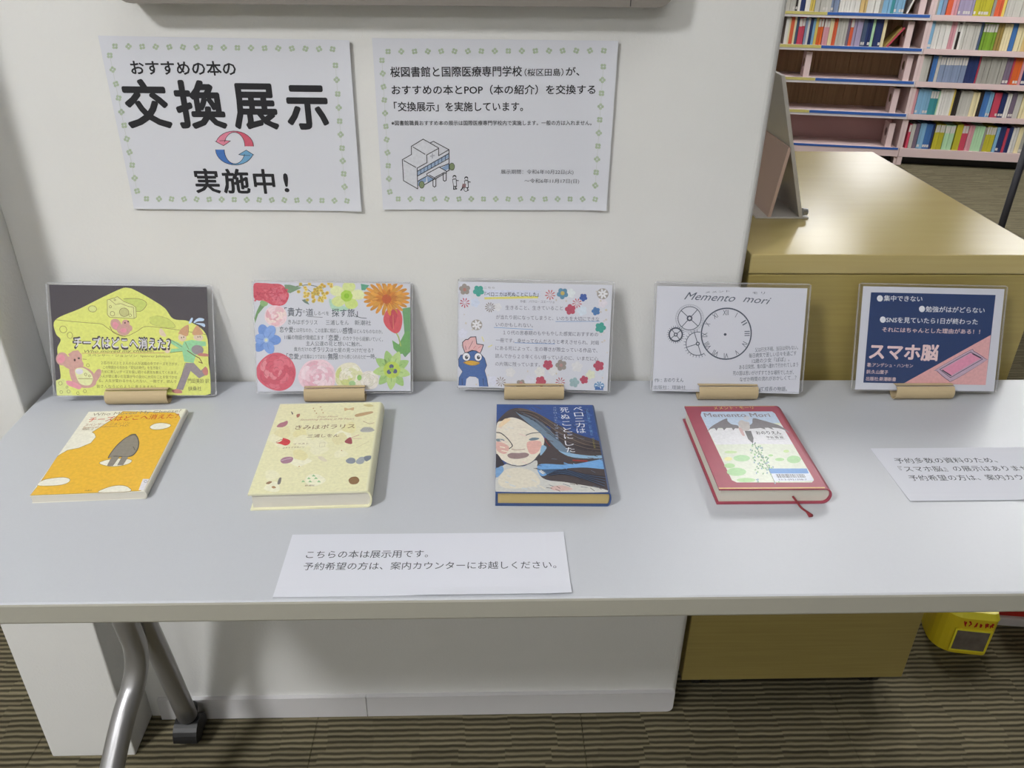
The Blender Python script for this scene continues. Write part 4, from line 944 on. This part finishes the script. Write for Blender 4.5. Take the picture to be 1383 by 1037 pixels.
# book 3
w, l, t = .1343, .1978, .0197
b3 = book(.1164, -.2092, -.0215, w, l, t, 'dark blue hardcover book with a painted long-haired face', M['pages_tan'], JB, .004, .003, .0018)
A = cover_art(b3, [(180, 85), (975, 114), (1110, 833), (178, 815)], w, l, t, .004)
A.g = 'printed_picture'; A.poly([(182, 87), (972, 116), (1107, 831), (181, 813)], (48, 78, 140))
A.z = .5
for i in range(14):
    x, y = RB.uniform(260, 960), RB.uniform(110, 380); A.smooth([(x+RB.uniform(20, 60)*math.cos(k), y+RB.uniform(10, 30)*math.sin(k)) for k in range(6)], RB.choice([(54, 84, 152), (44, 70, 124), (60, 92, 160), (40, 62, 112)]))
A.z = 1; HR, H2 = (74, 66, 68), (58, 54, 62)
A.smooth([(182, 240), (230, 180), (290, 135), (360, 122), (450, 140), (560, 190), (680, 260), (830, 340), (1000, 400), (1050, 430), (1075, 520), (1090, 600), (1105, 830), (900, 790), (700, 740), (560, 700), (520, 600), (400, 400), (200, 300)], HR)
A.z = 2; A.smooth([(520, 640), (560, 590), (800, 600), (1060, 560), (1085, 590), (1090, 640), (900, 625), (700, 640), (580, 690), (535, 665)], (112, 162, 214)); A.smooth([(700, 480), (820, 510), (960, 530), (1070, 530), (1078, 552), (900, 550), (780, 530)], (140, 176, 206))
A.smooth([(340, 150), (460, 180), (600, 280), (740, 440), (800, 500), (700, 480), (600, 380), (480, 280)], (110, 130, 150)); A.smooth([(360, 130), (480, 150), (640, 240), (800, 360), (960, 430), (900, 440), (760, 390), (600, 270)], (96, 82, 76))
A.z = 3; FC = (226, 218, 202); A.smooth([(182, 262), (230, 225), (300, 200), (380, 220), (460, 270), (540, 330), (580, 380), (575, 440), (545, 500), (480, 570), (400, 600), (310, 590), (240, 555), (182, 500)], FC)
A.smooth([(182, 690), (250, 590), (350, 600), (420, 605), (520, 560), (530, 650), (600, 720), (800, 750), (1104, 828), (181, 812)], (200, 200, 196))
A.z = 4; A.smooth([(250, 640), (380, 620), (500, 660), (540, 760), (300, 790), (200, 740)], (216, 210, 194)); A.smooth([(182, 620), (230, 600), (245, 640), (200, 690), (182, 690)], (120, 160, 204)); A.smooth([(640, 780), (740, 770), (820, 800), (760, 812), (660, 808)], (206, 176, 170)); A.smooth([(182, 400), (240, 410), (290, 450), (260, 500), (210, 490), (182, 460)], (220, 176, 166)); A.smooth([(440, 410), (540, 400), (560, 440), (520, 500), (460, 500)], (222, 174, 164)); A.smooth([(182, 500), (225, 545), (250, 590), (225, 600), (182, 610)], H2)
A.smooth([(250, 210), (300, 215), (260, 250), (205, 285), (200, 262)], (230, 206, 170)); A.smooth([(560, 440), (600, 450), (590, 480), (550, 520)], (140, 176, 204))
A.z = 5; A.smooth([(275, 512), (310, 495), (370, 498), (420, 495), (455, 508), (440, 530), (370, 545), (300, 538)], (150, 128, 128)); A.line([(285, 514), (450, 512)], 5, (110, 80, 84)); A.smooth([(455, 385), (490, 372), (540, 378), (520, 392), (470, 396)], (110, 130, 142)); A.smooth([(182, 375), (230, 378), (250, 392), (200, 398), (182, 392)], (120, 138, 146))
A.curve([(182, 322), (220, 330), (270, 370), (310, 420), (315, 440), (290, 460)], 7, (76, 76, 84)); A.curve([(430, 350), (480, 335), (550, 330)], 6, (90, 96, 104)); A.curve([(250, 575), (330, 600), (400, 602), (480, 575), (540, 510)], 6, (96, 100, 110)); A.curve([(310, 462), (350, 472), (420, 466)], 5, (180, 150, 140)); A.curve([(585, 375), (600, 410), (630, 445)], 5, (180, 70, 60))
for i in range(9):
    f = i/8; A.curve([(560+f*60, 640+f*50), (750, 640+f*40), (920, 680+f*45), (1085-f*8, 700+f*90)], 4, (74, 98, 130) if i % 2 else (40, 40, 52))
for i in range(9):
    f = i/8; A.curve([(330+f*30, 140+f*25), (500, 165+f*70), (700, 290+f*110), (900, 400+f*80), (1050, 440+f*60)], 3.5, (120, 106, 96) if i % 3 == 0 else (44, 40, 48))
A.line([(820, 565), (935, 575)], 12, (150, 60, 56))
def pip(p, poly):
    c = False; n = len(poly)
    for i in range(n):
        (x1, y1), (x2, y2) = poly[i], poly[i-1]
        if (y1 > p[1]) != (y2 > p[1]) and p[0] < (x2-x1)*(p[1]-y1)/(y2-y1)+x1: c = not c
    return c
FACE = [(182, 262), (230, 225), (300, 200), (380, 220), (460, 270), (540, 330), (580, 380), (575, 440), (545, 500), (480, 570), (400, 600), (310, 590), (240, 555), (182, 500)]
A.z = 4.5
for i in range(150):
    x, y = RB.uniform(200, 1060), RB.uniform(110, 800)
    if pip((x, y), FACE): cl = RB.choice([(230, 224, 206), (222, 212, 196), (226, 206, 196), (214, 212, 204)]); w_ = 8
    elif y < 380 and x > 430+.9*(y-110)+120: cl = RB.choice([(60, 92, 164), (52, 82, 146), (72, 104, 168)]); w_ = 7
    elif y > 640 and x < 560: cl = RB.choice([(206, 206, 202), (196, 204, 210), (214, 208, 192)]); w_ = 9
    elif 560 < y < 650 and x > 560: cl = RB.choice([(126, 172, 218), (100, 150, 204)]); w_ = 5
    elif x > 420: cl = RB.choice([(92, 82, 80), (60, 56, 64), (104, 112, 128), (84, 72, 70)]); w_ = 4
    else: continue
    if 420 < x < 470 and y > 480 and y < 560 or (250 < x < 600 and 340 < y < 545): continue
    A.line([(x, y), (x+RB.uniform(25, 60), y+RB.uniform(4, 26))], w_, cl)
A.g = 'lettering'; A.z = 7; WB = (228, 230, 236)
A.vtext('ベロニカは', (862, 145), (890, 325), 74, 40, WB, .004); A.vtext('死ぬことにした', (752, 152), (802, 480), 72, 42, WB, .004)
A.vtext('パウロ・コエーリョ　平尾香', (668, 130), (690, 380), 24, 16, (170, 184, 210)); A.vtext('VERONIKA DECIDE', (935, 150), (975, 360), 20, 16, (96, 134, 180)); A.vtext('MORRER', (985, 390), (1000, 465), 16, 13, (150, 140, 70))
A.done()
# book 4
w, l, t = .1345, .1875, .0222
b4 = book(.3735, -.2136, -.0011, w, l, t, 'maroon hardcover book with a winged figure picture on its cover', M['pages_white'], JR, .010, .003, .002)
A = cover_art(b4, [(78, 97), (755, 100), (1110, 705), (330, 710)], w, l, t, .010)
A.g = 'printed_picture'
pan = [(205, 140), (730, 142), (752, 158), (1028, 640), (1015, 662), (460, 662), (425, 645), (198, 165)]
A.z = .5; A.poly([(330-6, 700), (1108, 696), (1112, 704), (332, 709)], (206, 176, 110)); A.poly([(82, 98), (748, 101), (752, 104), (84, 101)], (196, 160, 100))
A.z = 1; A.poly(pan, (216, 222, 206)); A.z = 2; A.poly([(205, 140), (730, 142), (752, 158), (790, 225), (600, 240), (250, 270), (198, 165)], (190, 206, 226)); A.poly([(248, 272), (430, 262), (620, 250), (800, 240), (880, 385), (620, 380), (310, 385)], (222, 222, 226))
A.z = 3
for x, y, rx, ry, cl in ((500, 485, 62, 24, (168, 208, 158)), (460, 585, 72, 30, (166, 206, 152)), (885, 495, 52, 28, (166, 206, 152)), (410, 540, 40, 18, (170, 208, 150)), (530, 645, 70, 16, (170, 208, 150)), (780, 495, 34, 12, (170, 208, 150)), (420, 440, 48, 10, (190, 214, 160)), (830, 435, 22, 10, (190, 214, 150)), (715, 465, 18, 8, (170, 208, 150)), (400, 490, 30, 14, (226, 222, 160))):
    A.ell(x, y, rx, ry, cl)
A.z = 4; WG = (128, 124, 128)
A.smooth([(240, 305), (265, 262), (320, 225), (390, 192), (400, 212), (430, 235), (475, 245), (478, 265), (440, 262), (400, 262), (350, 262), (300, 262), (262, 275)], WG); A.smooth([(590, 192), (650, 205), (720, 225), (790, 250), (860, 302), (800, 272), (740, 262), (690, 262), (640, 264), (560, 268), (562, 245), (582, 228)], WG)
A.poly([(300, 262), (330, 256), (316, 282)], WG); A.poly([(360, 262), (395, 256), (372, 280)], WG); A.poly([(430, 262), (462, 258), (440, 280)], WG); A.poly([(690, 258), (720, 256), (745, 280)], WG); A.poly([(640, 262), (670, 258), (680, 275)], WG)
A.z = 5; A.smooth([(478, 225), (500, 205), (530, 215), (560, 225), (560, 275), (520, 285), (490, 262)], (196, 190, 188)); A.poly([(525, 285), (572, 285), (590, 340), (585, 378), (550, 345)], (104, 102, 104)); A.smooth([(480, 262), (505, 270), (525, 320), (505, 315)], (206, 176, 176)); A.ell(540, 190, 24, 16, (202, 204, 214))
A.z = 4; A.curve([(595, 380), (640, 460), (690, 550), (740, 660)], 4, (110, 120, 110))
for i in range(90):
    f = RB.random(); cx = 595+f*145; cy = 385+f*270; sp = 35+75*f; A.z = 4+i % 2; A.ell(cx+RB.uniform(-sp, sp*.8)-20*f, cy+RB.uniform(-28, 20), 8, 5, RB.choice([(130, 168, 130), (140, 164, 176), (110, 150, 120), (150, 190, 140)]), RB.uniform(0, 3), 7)
A.g = 'lettering'; A.z = 3; A.text('メメント・モーリ', (302, 126), (598, 124), 22, (214, 180, 110), .012); A.z = 6; A.text('Memento Mori', (232, 184), (722, 186), 36, (140, 132, 140), .012)
A.text('おのりえん', (615, 312), (800, 312), 24, (50, 50, 54), .012); A.text('平出 衛 絵', (690, 342), (816, 342), 16, (60, 60, 64), .008); A.line([(735, 318), (806, 318)], 1.5, (90, 90, 90)); A.line([(695, 348), (822, 348)], 1.5, (90, 90, 90))
A.g = 'library_label'; A.z = 7; A.poly([(700, 565), (982, 565), (1028, 652), (742, 655)], (214, 220, 232)); A.z = 8; A.poly([(697, 562), (978, 562), (992, 598), (712, 598)], (100, 148, 206))
x = 748
while x < 960:
    wb_ = RB.choice([3, 3, 5, 7]); A.poly([(x, 602), (x+wb_, 602), (x+wb_+14, 630), (x+14, 630)], (60, 62, 70)); x += wb_+RB.choice([4, 4, 6])
A.text('53-3-0921398-7', (772, 648), (980, 648), 12, (50, 52, 60), .01); A.text('田島', (840, 590), (960, 588), 14, (60, 100, 160))
A.done()
# bookmark ribbon with tassel end
rp = spline([(.022, -.088, .0085), (.024, -.0945, .0075), (.030, -.102, .0012), (.034, -.110, .0010), (.036, -.118, .0010)], 8)
obj('bookmark_ribbon', bm_mesh(tube_path(rp, [.0012]*(len(rp)-10)+[.0012+.0018*i/9 for i in range(10)], 8)), mat('dark_red_ribbon', (130, 36, 44), .6), b4, True)

# ------------------------------------------------------------------ paper notices lying on the table
def notice(x, y, th, w, h, label, src, lines):
    c, s_ = math.cos(th), math.sin(th)
    t = empty('paper_notice', (x, y, HT+.0005), th, label, 'notice')
    bd = lambda u, v: .0018*max(0, (-v-h*.8)/(h*.2))**2*(1 if u > w*.45 else .35)+.0008*max(0, (u/w-.92)/.08)
    obj('paper_sheet', sheet_mesh(0, w, -h, 0, .0003, bd, 14, 8), M['paper'], t)
    A = Art(src, [(0, 0), (w, 0), (w, -h), (0, -h)], t, 1e-4, bd); A.g = 'lettering'
    for l_ in lines: A.text(*l_)
    A.done(); return t
TK = (60, 62, 70)
notice(-.1765, -.3553, 0.0, .299, .0968, 'white paper notice with two text lines near the table front', [(132, 67), (1266, 61), (1302, 320), (60, 331)],
       [('こちらの本は展示用です。', (190, 168), (702, 165), 30, TK, .002), ('予約希望の方は、案内カウンターにお越しください。', (180, 217), (1238, 213), 30, TK, .002)])
notice(.5375, -.192, 0.004, .297, .1125, 'white paper notice with three text lines at the table right end', [(90, 160), (1780, 153), (2090, 585), (420, 603)],
       [('予約多数の資料のため、', (304, 296), (1060, 292), 40, TK, .002), ('『スマホ脳』の展示はありません。', (344, 368), (1390, 362), 40, TK, .002), ('予約希望の方は、案内カウンターにお越しください。', (420, 443), (2010, 432), 40, TK, .002)])
#==SHELF==
# ------------------------------------------------------------------ pink steel bookshelves far behind
SO = Vector((2.71, 4.191, 0)); SA = math.atan(-.1866); CS = math.cos(SA)
SZ = [.105, .315, .510, .700, .888, 1.085, 1.285, 1.485]
UW, DP = .90, .235
def unit(s0, left):
    t = empty('bookshelf', SO+Vector((math.cos(SA)*s0, math.sin(SA)*s0, 0)), SA,
              'left bay of pink steel shelves, mostly empty with blue label strips' if left else 'right bay of pink steel shelves, full of books on every shelf', 'bookshelf', None)
    for x in (0, UW-.018): box('side_panel', x+.0005, x+.0175, .004, DP, 0.0, 1.7, M['pink'], t)
    box('top_board', .018, UW-.018, .0, DP, 1.675, 1.70, M['pink'], t)
    for i, z in enumerate(SZ):
        sh = box('shelf', .018, UW-.018, 0.004, DP, z-.012, z, M['pink'], t)
        if i == 0: box('shelf_lip', .0015, UW-.0015, -.004, .0035, z-.052, z+.002, M['pink'], sh)
        else: box('shelf_lip', .0015, UW-.0015, -.004, .0035, z-.028, z+.004, M['pink'] if not left else M['strip_white'], sh)
        if left:
            a = .30 if i else .02
            box('blue_label_strip', a, UW-.01, -.006, -.0045, z-.013 if i else z-.010, z+.003, M['strip_blue'], sh)
            if i: box('yellow_label_strip', .02, a-.002, -.006, -.0045, z-.013, z+.003, M['strip_yellow'], sh)
    box('back_panel', .018, UW-.018, DP-.004, DP-.001, .05, .305, M['pink_dark'], t)
    box('under_shelf_shade', .03, UW-.03, .05, DP-.01, .0, .05, M['black'], t)  # black block standing in for the shade in the gap under the fascia
    if not left: box('foot', .0, .03, -.002, .04, 0, .052, M['pink'], t)
    return t
unit(-UW, True); unit(0, False)
# backs of the books shelved on the other side, toned dark for shade
for s0 in (-UW, 0):
    bm = bmesh.new(); rr = random.Random(5)
    for z in (.315, .51, .70, .888):
        x = .022
        while x < UW-.04:
            wk = rr.uniform(.009, .022); add_box(bm, x, x+wk-.0006, DP+.004+rr.uniform(0, .014), DP+.12, z, z+rr.uniform(.15, .172)); x += wk
    o = obj('books_seen_from_behind', bm_mesh(bm), M['far_pages']); o.location = SO+Vector((math.cos(SA)*s0, math.sin(SA)*s0, 0)); o.rotation_euler = (0, 0, SA)
    tag(o, 'shaded row of book backs showing through the %s bay of pink shelves' % ('left' if s0 < 0 else 'right'), 'books', kind='stuff')
bk = empty('bookshelf', SO+Vector((math.cos(SA)*-UW, math.sin(SA)*-UW, 0))+Vector((-math.sin(SA), math.cos(SA), 0))*(DP+.002), SA, 'pink steel shelf standing back to back behind the nearer bays', 'bookshelf')
for z in SZ[1:5]: box('shelf', 0.0, 2*UW, 0.0, .22, z-.012, z-.0005, M['pink'], bk)
for x in (0, UW, 2*UW-.01): box('side_panel', x, x+.01, .0, .22, 0, 1.7, M['pink'], bk)
box('back_panel', 0, 2*UW, .225, .23, 0, 1.7, M['pink_dark'], bk)

# individual books
CN = {'white': (214, 212, 206), 'light grey': (186, 184, 176), 'grey': (154, 152, 144), 'black': (44, 38, 36), 'navy': (36, 50, 96), 'cream': (220, 208, 166), 'yellow': (214, 190, 96), 'tan': (204, 176, 118),
      'blue-grey': (124, 138, 164), 'teal': (58, 134, 140), 'light blue': (124, 168, 198), 'red-orange': (206, 92, 58), 'crimson': (186, 66, 88), 'orange': (206, 96, 40), 'pinkish': (206, 148, 156), 'lavender': (158, 148, 176),
      'slate': (68, 84, 108), 'pale green': (168, 206, 166), 'olive-yellow': (180, 172, 48), 'green': (118, 156, 48), 'olive-brown': (146, 124, 66), 'blue': (64, 110, 168), 'purple-grey': (112, 98, 116)}
sp = {}
def book_mesh(style):
    if style in sp: return sp[style]
    bm = bmesh.new(); add_box(bm, 0, 1, .0, 1, 0, 1, mi=0)
    if style == 1: add_box(bm, .06, .94, -.006, .0, .07, .17, mi=1)
    if style == 2: add_box(bm, .06, .94, -.006, .0, .68, .97, mi=1)
    me = bm_mesh(bm, 'shelf_book'); me.materials.append(M['book']); me.materials.append(M['book_label']); sp[style] = me; return me
SHN = ['bottom shelf', 'second-lowest shelf', 'middle shelf', 'second-highest shelf in view', 'highest shelf in view']
ORD = ['', 'second ', 'third ', 'fourth ', 'fifth ', 'sixth ', 'seventh ', 'eighth ', 'ninth ', 'tenth ', 'eleventh ', 'twelfth ', 'thirteenth ', 'fourteenth ', 'fifteenth ', 'sixteenth ', 'seventeenth ', 'eighteenth ', 'nineteenth ', 'twentieth ']
rb = random.Random(21)
def shelf_row(level, bay, px0, X0_, k, ox, sc, segs, height=.155):
    counts = {}; row = []
    for (a, b_, name, st_) in segs:
        xa = X0_+((a/sc+ox)-px0)*k; xb = X0_+((b_/sc+ox)-px0)*k
        sa, sb = (xa-SO.x)/CS, (xb-SO.x)/CS
        lo, hi = ((-UW+.02, -.02) if bay == 'left' else (.019, UW-.02)); sa = max(sa, lo); sb = min(sb, hi)
        if sb-sa < .004: continue
        n = max(1, round((sb-sa)/.0150)); hseg = height*rb.uniform(.96, 1.04)
        for i in range(n): row.append((sa+(sb-sa)*i/n, (sb-sa)/n, name, st_, hseg*rb.uniform(.985, 1.01)))
    tot = {}
    for q in row: tot[q[2]] = tot.get(q[2], 0)+1
    for (s_, w_, name, st_, h_) in row:
        c = counts.get(name, 0); counts[name] = c+1
        o = bpy.data.objects.new('book', book_mesh(st_ if st_ != 1 or rb.random() < .6 else 0)); COL.objects.link(o)
        y = .012+rb.uniform(0, .006)
        o.location = SO+Vector((math.cos(SA), math.sin(SA), 0))*(s_+.0004)+Vector((-math.sin(SA), math.cos(SA), 0))*y+Vector((0, 0, SZ[level]+.0005))
        o.rotation_euler = (0, 0, SA); o.scale = (max(.002, w_-.0009), .11, h_)
        b0 = lin(CN[name]); v = rb.uniform(.88, 1.08); o.color = tuple(min(1, x*v) for x in b0[:3])+(1,)
        tag(o, ('the only %s book on the %s, %s bay' % (name, SHN[level], bay)) if tot[name] == 1 else '%s%s book from the left on the %s, %s bay' % (ORD[c] if c else 'first ', name, SHN[level], bay), 'book', 'books on the %s of the %s bay' % (SHN[level], bay))
E1 = (1050, 7.683)
shelf_row(4, 'left', 1066, 1.896, .004235, *E1, [(60, 130, 'light grey', 0), (130, 190, 'light grey', 1), (190, 212, 'black', 1), (212, 238, 'white', 0), (238, 290, 'navy', 1), (290, 342, 'white', 0), (342, 388, 'yellow', 0), (390, 560, 'light grey', 1), (560, 640, 'blue-grey', 1), (645, 860, 'white', 0), (860, 930, 'tan', 0), (930, 1060, 'white', 0), (1060, 1090, 'grey', 0), (1090, 1175, 'light blue', 2), (1175, 1210, 'teal', 1), (1210, 1312, 'light blue', 1), (1312, 1336, 'black', 1)])
shelf_row(3, 'left', 1063, 1.917, .0043, *E1, [(60, 95, 'white', 0), (95, 112, 'cream', 0), (112, 148, 'red-orange', 0), (148, 170, 'cream', 0), (170, 198, 'slate', 1), (198, 262, 'crimson', 2), (265, 290, 'blue-grey', 0), (290, 314, 'white', 0), (314, 345, 'navy', 1), (345, 372, 'light blue', 0), (372, 400, 'yellow', 0), (400, 455, 'orange', 2), (460, 520, 'pinkish', 2), (520, 560, 'cream', 0), (560, 600, 'red-orange', 0), (600, 705, 'light grey', 0), (705, 735, 'purple-grey', 0), (735, 768, 'red-orange', 2), (770, 862, 'lavender', 0), (862, 905, 'slate', 1), (905, 960, 'navy', 1), (960, 988, 'pale green', 0), (990, 1068, 'navy', 1), (1068, 1100, 'cream', 0)])
E2 = (1220, 8.485)
shelf_row(4, 'right', 1262, 2.727, .004116, *E2, [(345, 385, 'grey', 0), (385, 430, 'light blue', 2), (430, 476, 'blue-grey', 0), (482, 545, 'red-orange', 0), (545, 612, 'pinkish', 0), (615, 790, 'lavender', 1), (792, 995, 'olive-yellow', 1), (998, 1030, 'grey', 0), (1030, 1112, 'red-orange', 2), (1112, 1145, 'yellow', 0), (1148, 1500, 'light grey', 0)])
shelf_row(3, 'right', 1250, 2.72, .0042, *E2, [(245, 312, 'light blue', 1), (315, 500, 'white', 0), (500, 560, 'pinkish', 0), (560, 585, 'white', 0), (585, 615, 'black', 2), (615, 640, 'white', 0), (640, 830, 'light grey', 0), (830, 862, 'slate', 0), (868, 1022, 'green', 2), (1026, 1092, 'olive-brown', 0), (1096, 1185, 'cream', 0), (1188, 1242, 'blue', 0), (1245, 1330, 'cream', 0), (1330, 1420, 'tan', 0), (1420, 1600, 'light grey', 0)])
shelf_row(2, 'right', 1236, 2.706, .004259, *E2, [(135, 165, 'slate', 1), (165, 272, 'light grey', 0), (272, 292, 'black', 0), (292, 346, 'blue', 0), (348, 382, 'light grey', 0), (385, 690, 'blue-grey', 2), (694, 815, 'navy', 1), (818, 834, 'crimson', 0), (836, 1122, 'grey', 0), (1125, 1192, 'purple-grey', 1), (1195, 1215, 'crimson', 0), (1215, 1298, 'orange', 1), (1300, 1332, 'pinkish', 0), (1335, 1400, 'navy', 1), (1400, 1600, 'light blue', 0)])
E3 = (1220, 7.681)
shelf_row(1, 'right', 1228, 2.716, .004329, *E3, [(78, 115, 'pinkish', 0), (118, 250, 'light blue', 1), (250, 332, 'teal', 2), (335, 348, 'pale green', 0), (348, 480, 'white', 0), (480, 500, 'yellow', 0), (500, 552, 'black', 1), (555, 680, 'light grey', 0), (680, 752, 'cream', 0), (755, 790, 'black', 1), (790, 852, 'blue', 1), (852, 892, 'light blue', 1), (900, 976, 'crimson', 1), (980, 1032, 'navy', 1), (1034, 1078, 'white', 0), (1080, 1130, 'purple-grey', 1), (1130, 1185, 'light grey', 0), (1190, 1280, 'cream', 0), (1280, 1420, 'tan', 0)], .15)
shelf_row(0, 'right', 1222, 2.739, .004373, *E3, [(22, 50, 'crimson', 2), (52, 92, 'light grey', 0), (95, 132, 'purple-grey', 0), (138, 200, 'light blue', 1), (200, 268, 'blue', 1), (268, 292, 'navy', 0), (298, 400, 'olive-yellow', 2), (402, 505, 'pale green', 2), (515, 580, 'olive-yellow', 0), (580, 642, 'crimson', 2), (644, 700, 'pinkish', 0), (702, 805, 'pale green', 0), (805, 825, 'grey', 0), (828, 925, 'olive-yellow', 2), (928, 960, 'light blue', 0), (960, 1020, 'navy', 1), (1022, 1050, 'crimson', 0), (1050, 1092, 'navy', 0), (1094, 1150, 'white', 0), (1152, 1200, 'cream', 0), (1200, 1300, 'grey', 1), (1300, 1420, 'light grey', 0)])
def srt(s_, y, z): return SO+Vector((math.cos(SA), math.sin(SA), 0))*s_+Vector((-math.sin(SA), math.cos(SA), 0))*y+Vector((0, 0, z))
# leaning books
for (s_, lv, ang, cn, lb) in ((-.214, 3, .62, 'crimson', 'red book leaning against the bookend at the end of the shelf'), (-.228, 3, .62, 'olive-brown', 'olive book leaning on the slanted red book'), (-.143, 4, .3, 'white', 'white book leaning at the right end of the highest left shelf')):
    o = bpy.data.objects.new('book', book_mesh(0)); COL.objects.link(o); o.location = srt(s_, .02, SZ[lv]+.0005); o.rotation_euler = (0, ang, SA); o.scale = (.010, .10, .135); o.color = lin(CN[cn]); tag(o, lb, 'book')
    o.rotation_mode = 'XYZ'
    o.matrix_world = Matrix.Translation(o.location+Vector((0, 0, .0066))) @ Matrix.Rotation(SA, 4, 'Z') @ Matrix.Rotation(ang, 4, 'Y') @ Matrix.Diagonal((.010, .10, .135, 1))
# bookends with a round hole
def bookend(s_, lv, label):
    t = empty('bookend', srt(s_, .02, SZ[lv]+.0005), SA, label, 'bookend', 'pink bookends on the left bay')
    bm = bmesh.new(); D, Hh = .11, .15; n = 24; cy, cz, r = .05, .085, .027; inn, out = [], []
    for i in range(n):
        a = 2*PI*i/n; c_, s2 = math.cos(a), math.sin(a); inn.append((cy+r*c_, cz+r*s2))
        kx = min((D-cy if c_ > 0 else cy)/max(abs(c_), 1e-6), (Hh-cz if s2 > 0 else cz)/max(abs(s2), 1e-6)); out.append((cy+kx*c_, cz+kx*s2))
    for x in (0, .0025):
        I_ = [bm.verts.new((x, y, z)) for y, z in inn]; O_ = [bm.verts.new((x, y, z)) for y, z in out]
        for i in range(n): bm.faces.new((I_[i], I_[(i+1) % n], O_[(i+1) % n], O_[i]))
        if x == 0: I0, O0 = I_, O_
    for i in range(n): bm.faces.new((I0[i], I0[(i+1) % n], I_[(i+1) % n], I_[i])); bm.faces.new((O0[i], O0[(i+1) % n], O_[(i+1) % n], O_[i]))
    obj('upright_plate', bm_mesh(bm), M['pink'], t)
    box('front_flange', -.0001, .036, -.003, -.0002, 0, .15, M['pink'], t); box('base_plate', .003, .045, .001, .10, 0, .0015, M['pink'], t)
def xs_(px, px0, X0_, k): return ((X0_+(px-px0)*k)-SO.x)/CS
bookend(xs_(1085, 1055, 1.914, .004376), 2, 'pink bookend with round hole alone at the left of the third shelf')
bookend(-.076, 2, 'pink bookend with round hole at the right end of the third shelf')
bookend(xs_(1202, 1060, 1.97, .00445), 1, 'pink bookend with round hole at the right of the second shelf from the bottom')
bookend(xs_(1196, 1068, 2.043, .00453), 0, 'pink bookend at the right of the empty bottom shelf')
bookend(xs_(1221, 1063, 1.917, .0043), 3, 'pink bookend holding the two slanted books')
bookend(-.076, 4, 'pink bookend at the right end of the highest left shelf')

# ------------------------------------------------------------------ desk leg behind the cabinet, bin and box on the floor
dk = empty('desk', (2.08, 2.0, 0), 0, 'desk with a dark grey leg standing behind the wooden cabinet', 'desk')
for x, y in ((0, 0), (1.1, 0), (0, -.55), (1.1, -.55)):
    bm = tube_path([(x, y, 0), (x, y, .70)], .013, 14); obj('leg', bm_mesh(bm), M['desk_dark'], dk, True)
box('desktop', -.02, 1.12, -.57, .02, .70, .725, M['desk_dark'], dk, .003)

yb = empty('collection_bin', (1.035, .185, 0), -.16, 'small yellow collection bin with a grey window on the carpet', 'bin')
def tapered(pts, z0, z1, k):
    bm = bmesh.new(); a = [bm.verts.new((x, y, z0)) for x, y in pts]; cx = sum(p[0] for p in pts)/len(pts); cy = sum(p[1] for p in pts)/len(pts)
    b_ = [bm.verts.new((cx+(x-cx)*k, cy+(y-cy)*k, z1)) for x, y in pts]; n = len(pts)
    bm.faces.new(a[::-1]); bm.faces.new(b_)
    for i in range(n): bm.faces.new((a[i], a[(i+1) % n], b_[(i+1) % n], b_[i]))
    return bm
op = rrect(-.05, .058, -.06, .06, .01, 6, (.012, .05, .045, .012))
obj('bin_body', bm_mesh(tapered(op, .0, .098, 1.02)), M['yellow'], yb)
obj('lid', bm_mesh(tapered([(x*1.03, y*1.03) for x, y in op], .0982, .112, .9)), M['yellow_top'], yb)
box('window', -.018, .046, -.0640, -.0600, .014, .066, mat('dim_grey_window', (112, 104, 96), .25, noise=.4, nscale=60), yb, .001)
bm = bmesh.new(); add_box(bm, -.022, .05, -.0634, -.0602, .0095, .0138); add_box(bm, -.022, -.0182, -.0634, -.0602, .0138, .070); add_box(bm, .0462, .05, -.0634, -.0602, .0138, .070); add_box(bm, -.0182, .0462, -.0634, -.0602, .0662, .070)
obj('window_frame', bm_mesh(bm), M['yellow_top'], yb)
A = Art([(0, 0), (100, 0), (100, 20), (0, 20)], [(-.014, .094), (.050, .094), (.050, .076), (-.014, .076)], yb); rg = random.Random(2)
A.g = 'red_lettering'
for i in range(6):
    x = 3+i*16
    for q in range(4):
        x0, y0 = x+rg.uniform(0, 9), rg.uniform(2, 17); A.line([(x0, y0), (x+rg.uniform(1, 12), rg.uniform(2, 17))], 3.6, (176, 36, 30))
A.done()
ro = [o for o in COL.objects if o.name.startswith('red_lettering')][0]
ro.rotation_euler = (PI/2, 0, 0); ro.location = (0, -.0626, 0)
rw = empty('storage_box', (1.20, .27, 0), -.12, 'red and white box on the carpet right of the yellow bin', 'box')
box('white_base', -.055, .12, -.075, .06, 0, .022, M['white_plastic'], rw, .003); box('red_body', -.045, .115, -.068, .055, .0222, .14, M['red'], rw, .004)
rm = tag(box('floor_mat', -1.35, -1.0, .22, .6, .0003, .008, mat('red_mat', (186, 50, 40), .9, noise=.1, nscale=100), None, .002), 'red mat on the carpet left of the white pilaster', 'mat')

bpy.data.objects.remove(_to); bpy.data.curves.remove(_tc)
bpy.context.view_layer.update()
